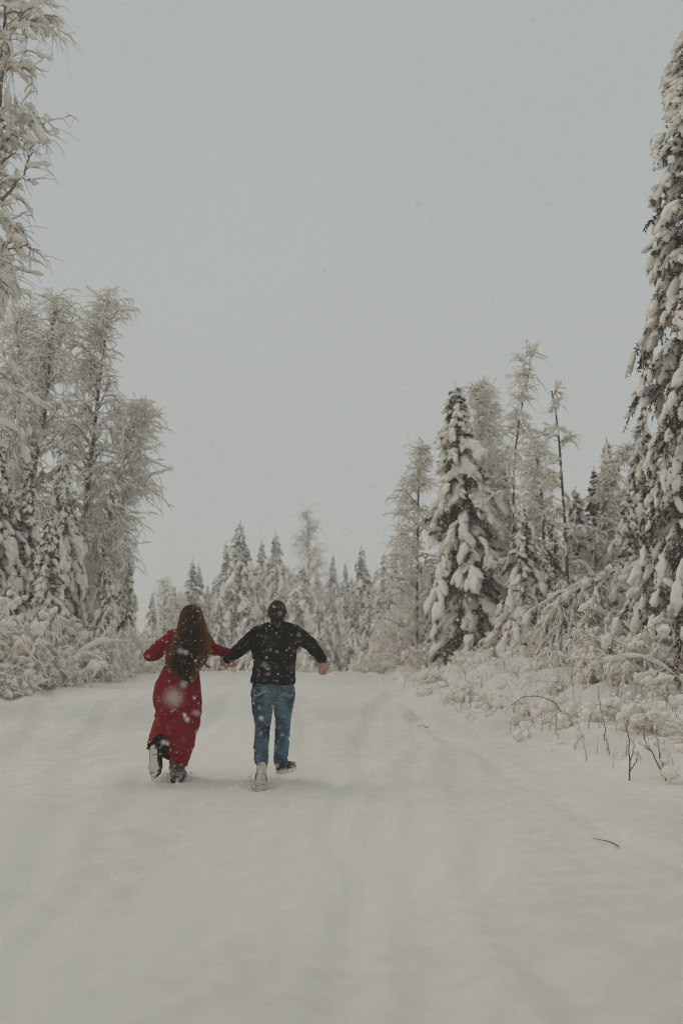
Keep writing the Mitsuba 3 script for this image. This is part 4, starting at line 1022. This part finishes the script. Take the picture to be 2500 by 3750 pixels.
CM = T().translate([cx, cy, cz])
carput = lambda k, m, mat, sm=25: scene.__setitem__(f'{car}__{k}', {**mikit.ply(m, mat, sm), 'to_world': CM})
bodyc = round_(across(low, 0.9)) + across(cab, 0.84, 0.62)
for yy_w in (-1.4, 1.4):
    bodyc = bodyc - m3.Manifold.cylinder(2.2, 0.36, 0.36, 32).translate([0, 0, -1.1]).rotate([0, 90, 0]).translate([0, yy_w, 0.33])
carput('body', bodyc, 'm_paint')
carput('rear_window', m3.Manifold.hull_points(np.array([[s * w, y - d, z + d * 0.8] for d in (-0.02, 0.012) for s in (-1, 1) for w, y, z in ((0.72, -1.66, 1.03), (0.58, -1.12, 1.39))])), 'm_glass_dark')
for n_, s in (('side_window', -1), ('side_window_001', 1)):
    carput(n_, m3.Manifold.hull_points(np.array([[s * (w + d), y, z] for d in (-0.02, 0.008) for w, y, z in ((0.80, -1.45, 1.03), (0.80, 0.85, 1.03), (0.65, -0.95, 1.38), (0.65, 0.4, 1.38))])), 'm_glass_dark')
for n_, s in (('tail_light', -1), ('tail_light_001', 1)):
    carput(n_, m3.Manifold.cube([0.26, 0.08, 0.14], True).translate([s * 0.72, -2.19, 0.80]), 'm_lens')
scene[f'{car}__brake_light'] = {**mikit.ply(m3.Manifold.hull_points(np.array([[s * 0.13, y, z] for s in (-1, 1) for y, z in ((-1.78, 1.02), (-1.70, 1.02), (-1.78, 1.10), (-1.70, 1.10))])), 'm_lens', False), 'to_world': CM, 'emitter': {'type': 'area', 'radiance': {'type': 'rgb', 'value': [3.2, 0.28, 0.12]}}}
carput('bumper', m3.Manifold.cube([1.66, 0.14, 0.2], True).translate([0, -2.22, 0.45]), 'm_rubber')
carput('licence_plate', m3.Manifold.cube([0.5, 0.02, 0.12], True).translate([0, -2.235, 0.72]), 'm_chrome')
for i, (s, y) in enumerate(((-1, -1.4), (1, -1.4), (-1, 1.4), (1, 1.4))):
    k = 'wheel' + ('' if i == 0 else f'_{i:03d}')
    tor = m3.Manifold.revolve(m3.CrossSection([[(0.19, -0.1), (0.31, -0.1), (0.33, -0.07), (0.33, 0.07), (0.31, 0.1), (0.19, 0.1)]]), 32).rotate([0, 90, 0]).translate([s * 0.80, y, 0.33])
    rim = m3.Manifold.cylinder(0.16, 0.19, 0.19, 24, True).rotate([0, 90, 0]).translate([s * 0.80, y, 0.33])
    carput(k + '__tyre', tor, 'm_rubber'); carput(k + '__rim', rim, 'm_chrome')
rs = np.random.default_rng(8)
sx, sy = rs.uniform(-0.5, 0.5, 26), rs.uniform(-0.95, 0.5, 26)
carput('roof_snow', cat([blobs(np.stack([sx, sy, np.full(26, 1.47)], 1), np.tile([0, 1, 0], (26, 1)), np.stack([rs.uniform(0.2, 0.35, 26), rs.uniform(0.16, 0.28, 26), rs.uniform(0.05, 0.085, 26)], 1), 1, 8, 0.3)]), 'm_snow', True)

# ---------------------------------------------------------------- snow thrown up by the boots
rk = np.random.default_rng(44)
kc, ks = [], []
for q, m_ in ((C(372, 1405, 0.0), 90), (C(985, 1455, -0.04), 90), (C(1125, 1400, 0.2), 25)):
    o_ = rk.normal(0, 1, (m_, 3)) * [0.10, 0.09, 0.0]
    kc.append(np.stack([q[0] + o_[:, 0], q[1] - 0.05 + o_[:, 1], H(q[0] + o_[:, 0], q[1] - 0.05 + o_[:, 1]) + np.abs(rk.normal(0, 0.035, m_)) * (rk.uniform(0, 1, m_) < 0.6)], 1))
    ks.append(np.exp(rk.normal(math.log(0.006), 0.45, (m_, 1))))
kc, ks = np.vstack(kc), np.vstack(ks)
add('kicked_snow', blobs(kc, rk.normal(size=kc.shape), ks * rk.uniform(0.7, 1.4, kc.shape), 0, 5, 0.5), 'm_snow', True)
label('kicked_snow', 'crumbs of snow thrown up around the boots of the runners', 'snow', kind='stuff')

# ---------------------------------------------------------------- falling snow
rf = np.random.default_rng(99)
NF = 60000
fy = 0.9 + 8.8 * rf.uniform(0, 1, NF) ** (1 / 2.8)
fy[:8000] = rf.uniform(9, 18, 8000)
fx = rf.uniform(-1, 1, NF) * (0.40 * fy + 0.4)
fz = EYE[2] + rf.uniform(-0.42, 0.85, NF) * fy
k = (fz > H(fx, fy, False)) & ((fz - EYE[2] < 0.25 * fy) | (rf.uniform(0, 1, NF) < 0.22))
k &= ~((np.abs(fx) < 3) & (np.abs(fy - DP) < 0.35))                        # none inside the runners
FP = np.stack([fx, fy, fz], 1)[k]
rad = np.exp(rf.normal(math.log(0.0023), 0.33, len(FP)))
BIGF = np.array([[635, 2556, 0.86, 0.0058], [685, 2636, 2.6, 0.0062], [672, 2508, 1.9, 0.005], [955, 2630, 3.0, 0.006], [680, 2390, 2.6, 0.0055], [660, 2385, 2.2, 0.005], [1025, 2247, 2.4, 0.0034], [990, 2380, 4.0, 0.004], [1095, 2325, 2.6, 0.0035], [970, 2435, 2.2, 0.0035], [598, 2720, 3.0, 0.007], [613, 2724, 3.2, 0.006], [720, 2612, 2.0, 0.004]])
FP = np.vstack([FP, at(BIGF[:, 0], BIGF[:, 1], BIGF[:, 2])])
rad = np.concatenate([rad, BIGF[:, 3] * 0.86])
OV = np.array([[1, 1, 1], [1, -1, -1], [-1, 1, -1], [-1, -1, 1.0]]) * 0.8
OF = np.array([[0, 1, 2], [0, 3, 1], [0, 2, 3], [1, 3, 2]])
fv = (FP[:, None] + OV[None] * rad[:, None, None]).reshape(-1, 3)
add('falling_snow', (fv, (OF[None] + 4 * np.arange(len(FP))[:, None, None]).reshape(-1, 3)), 'm_flake', True)
label('falling_snow', 'white snowflakes falling through the air in front of the runners', 'snow', kind='stuff')

tri = sum(len(meshkit.WRITTEN[d['filename']][1]) for d in scene.values() if d.get('type') == 'ply')
print('triangles', tri, 'entries', len(scene))
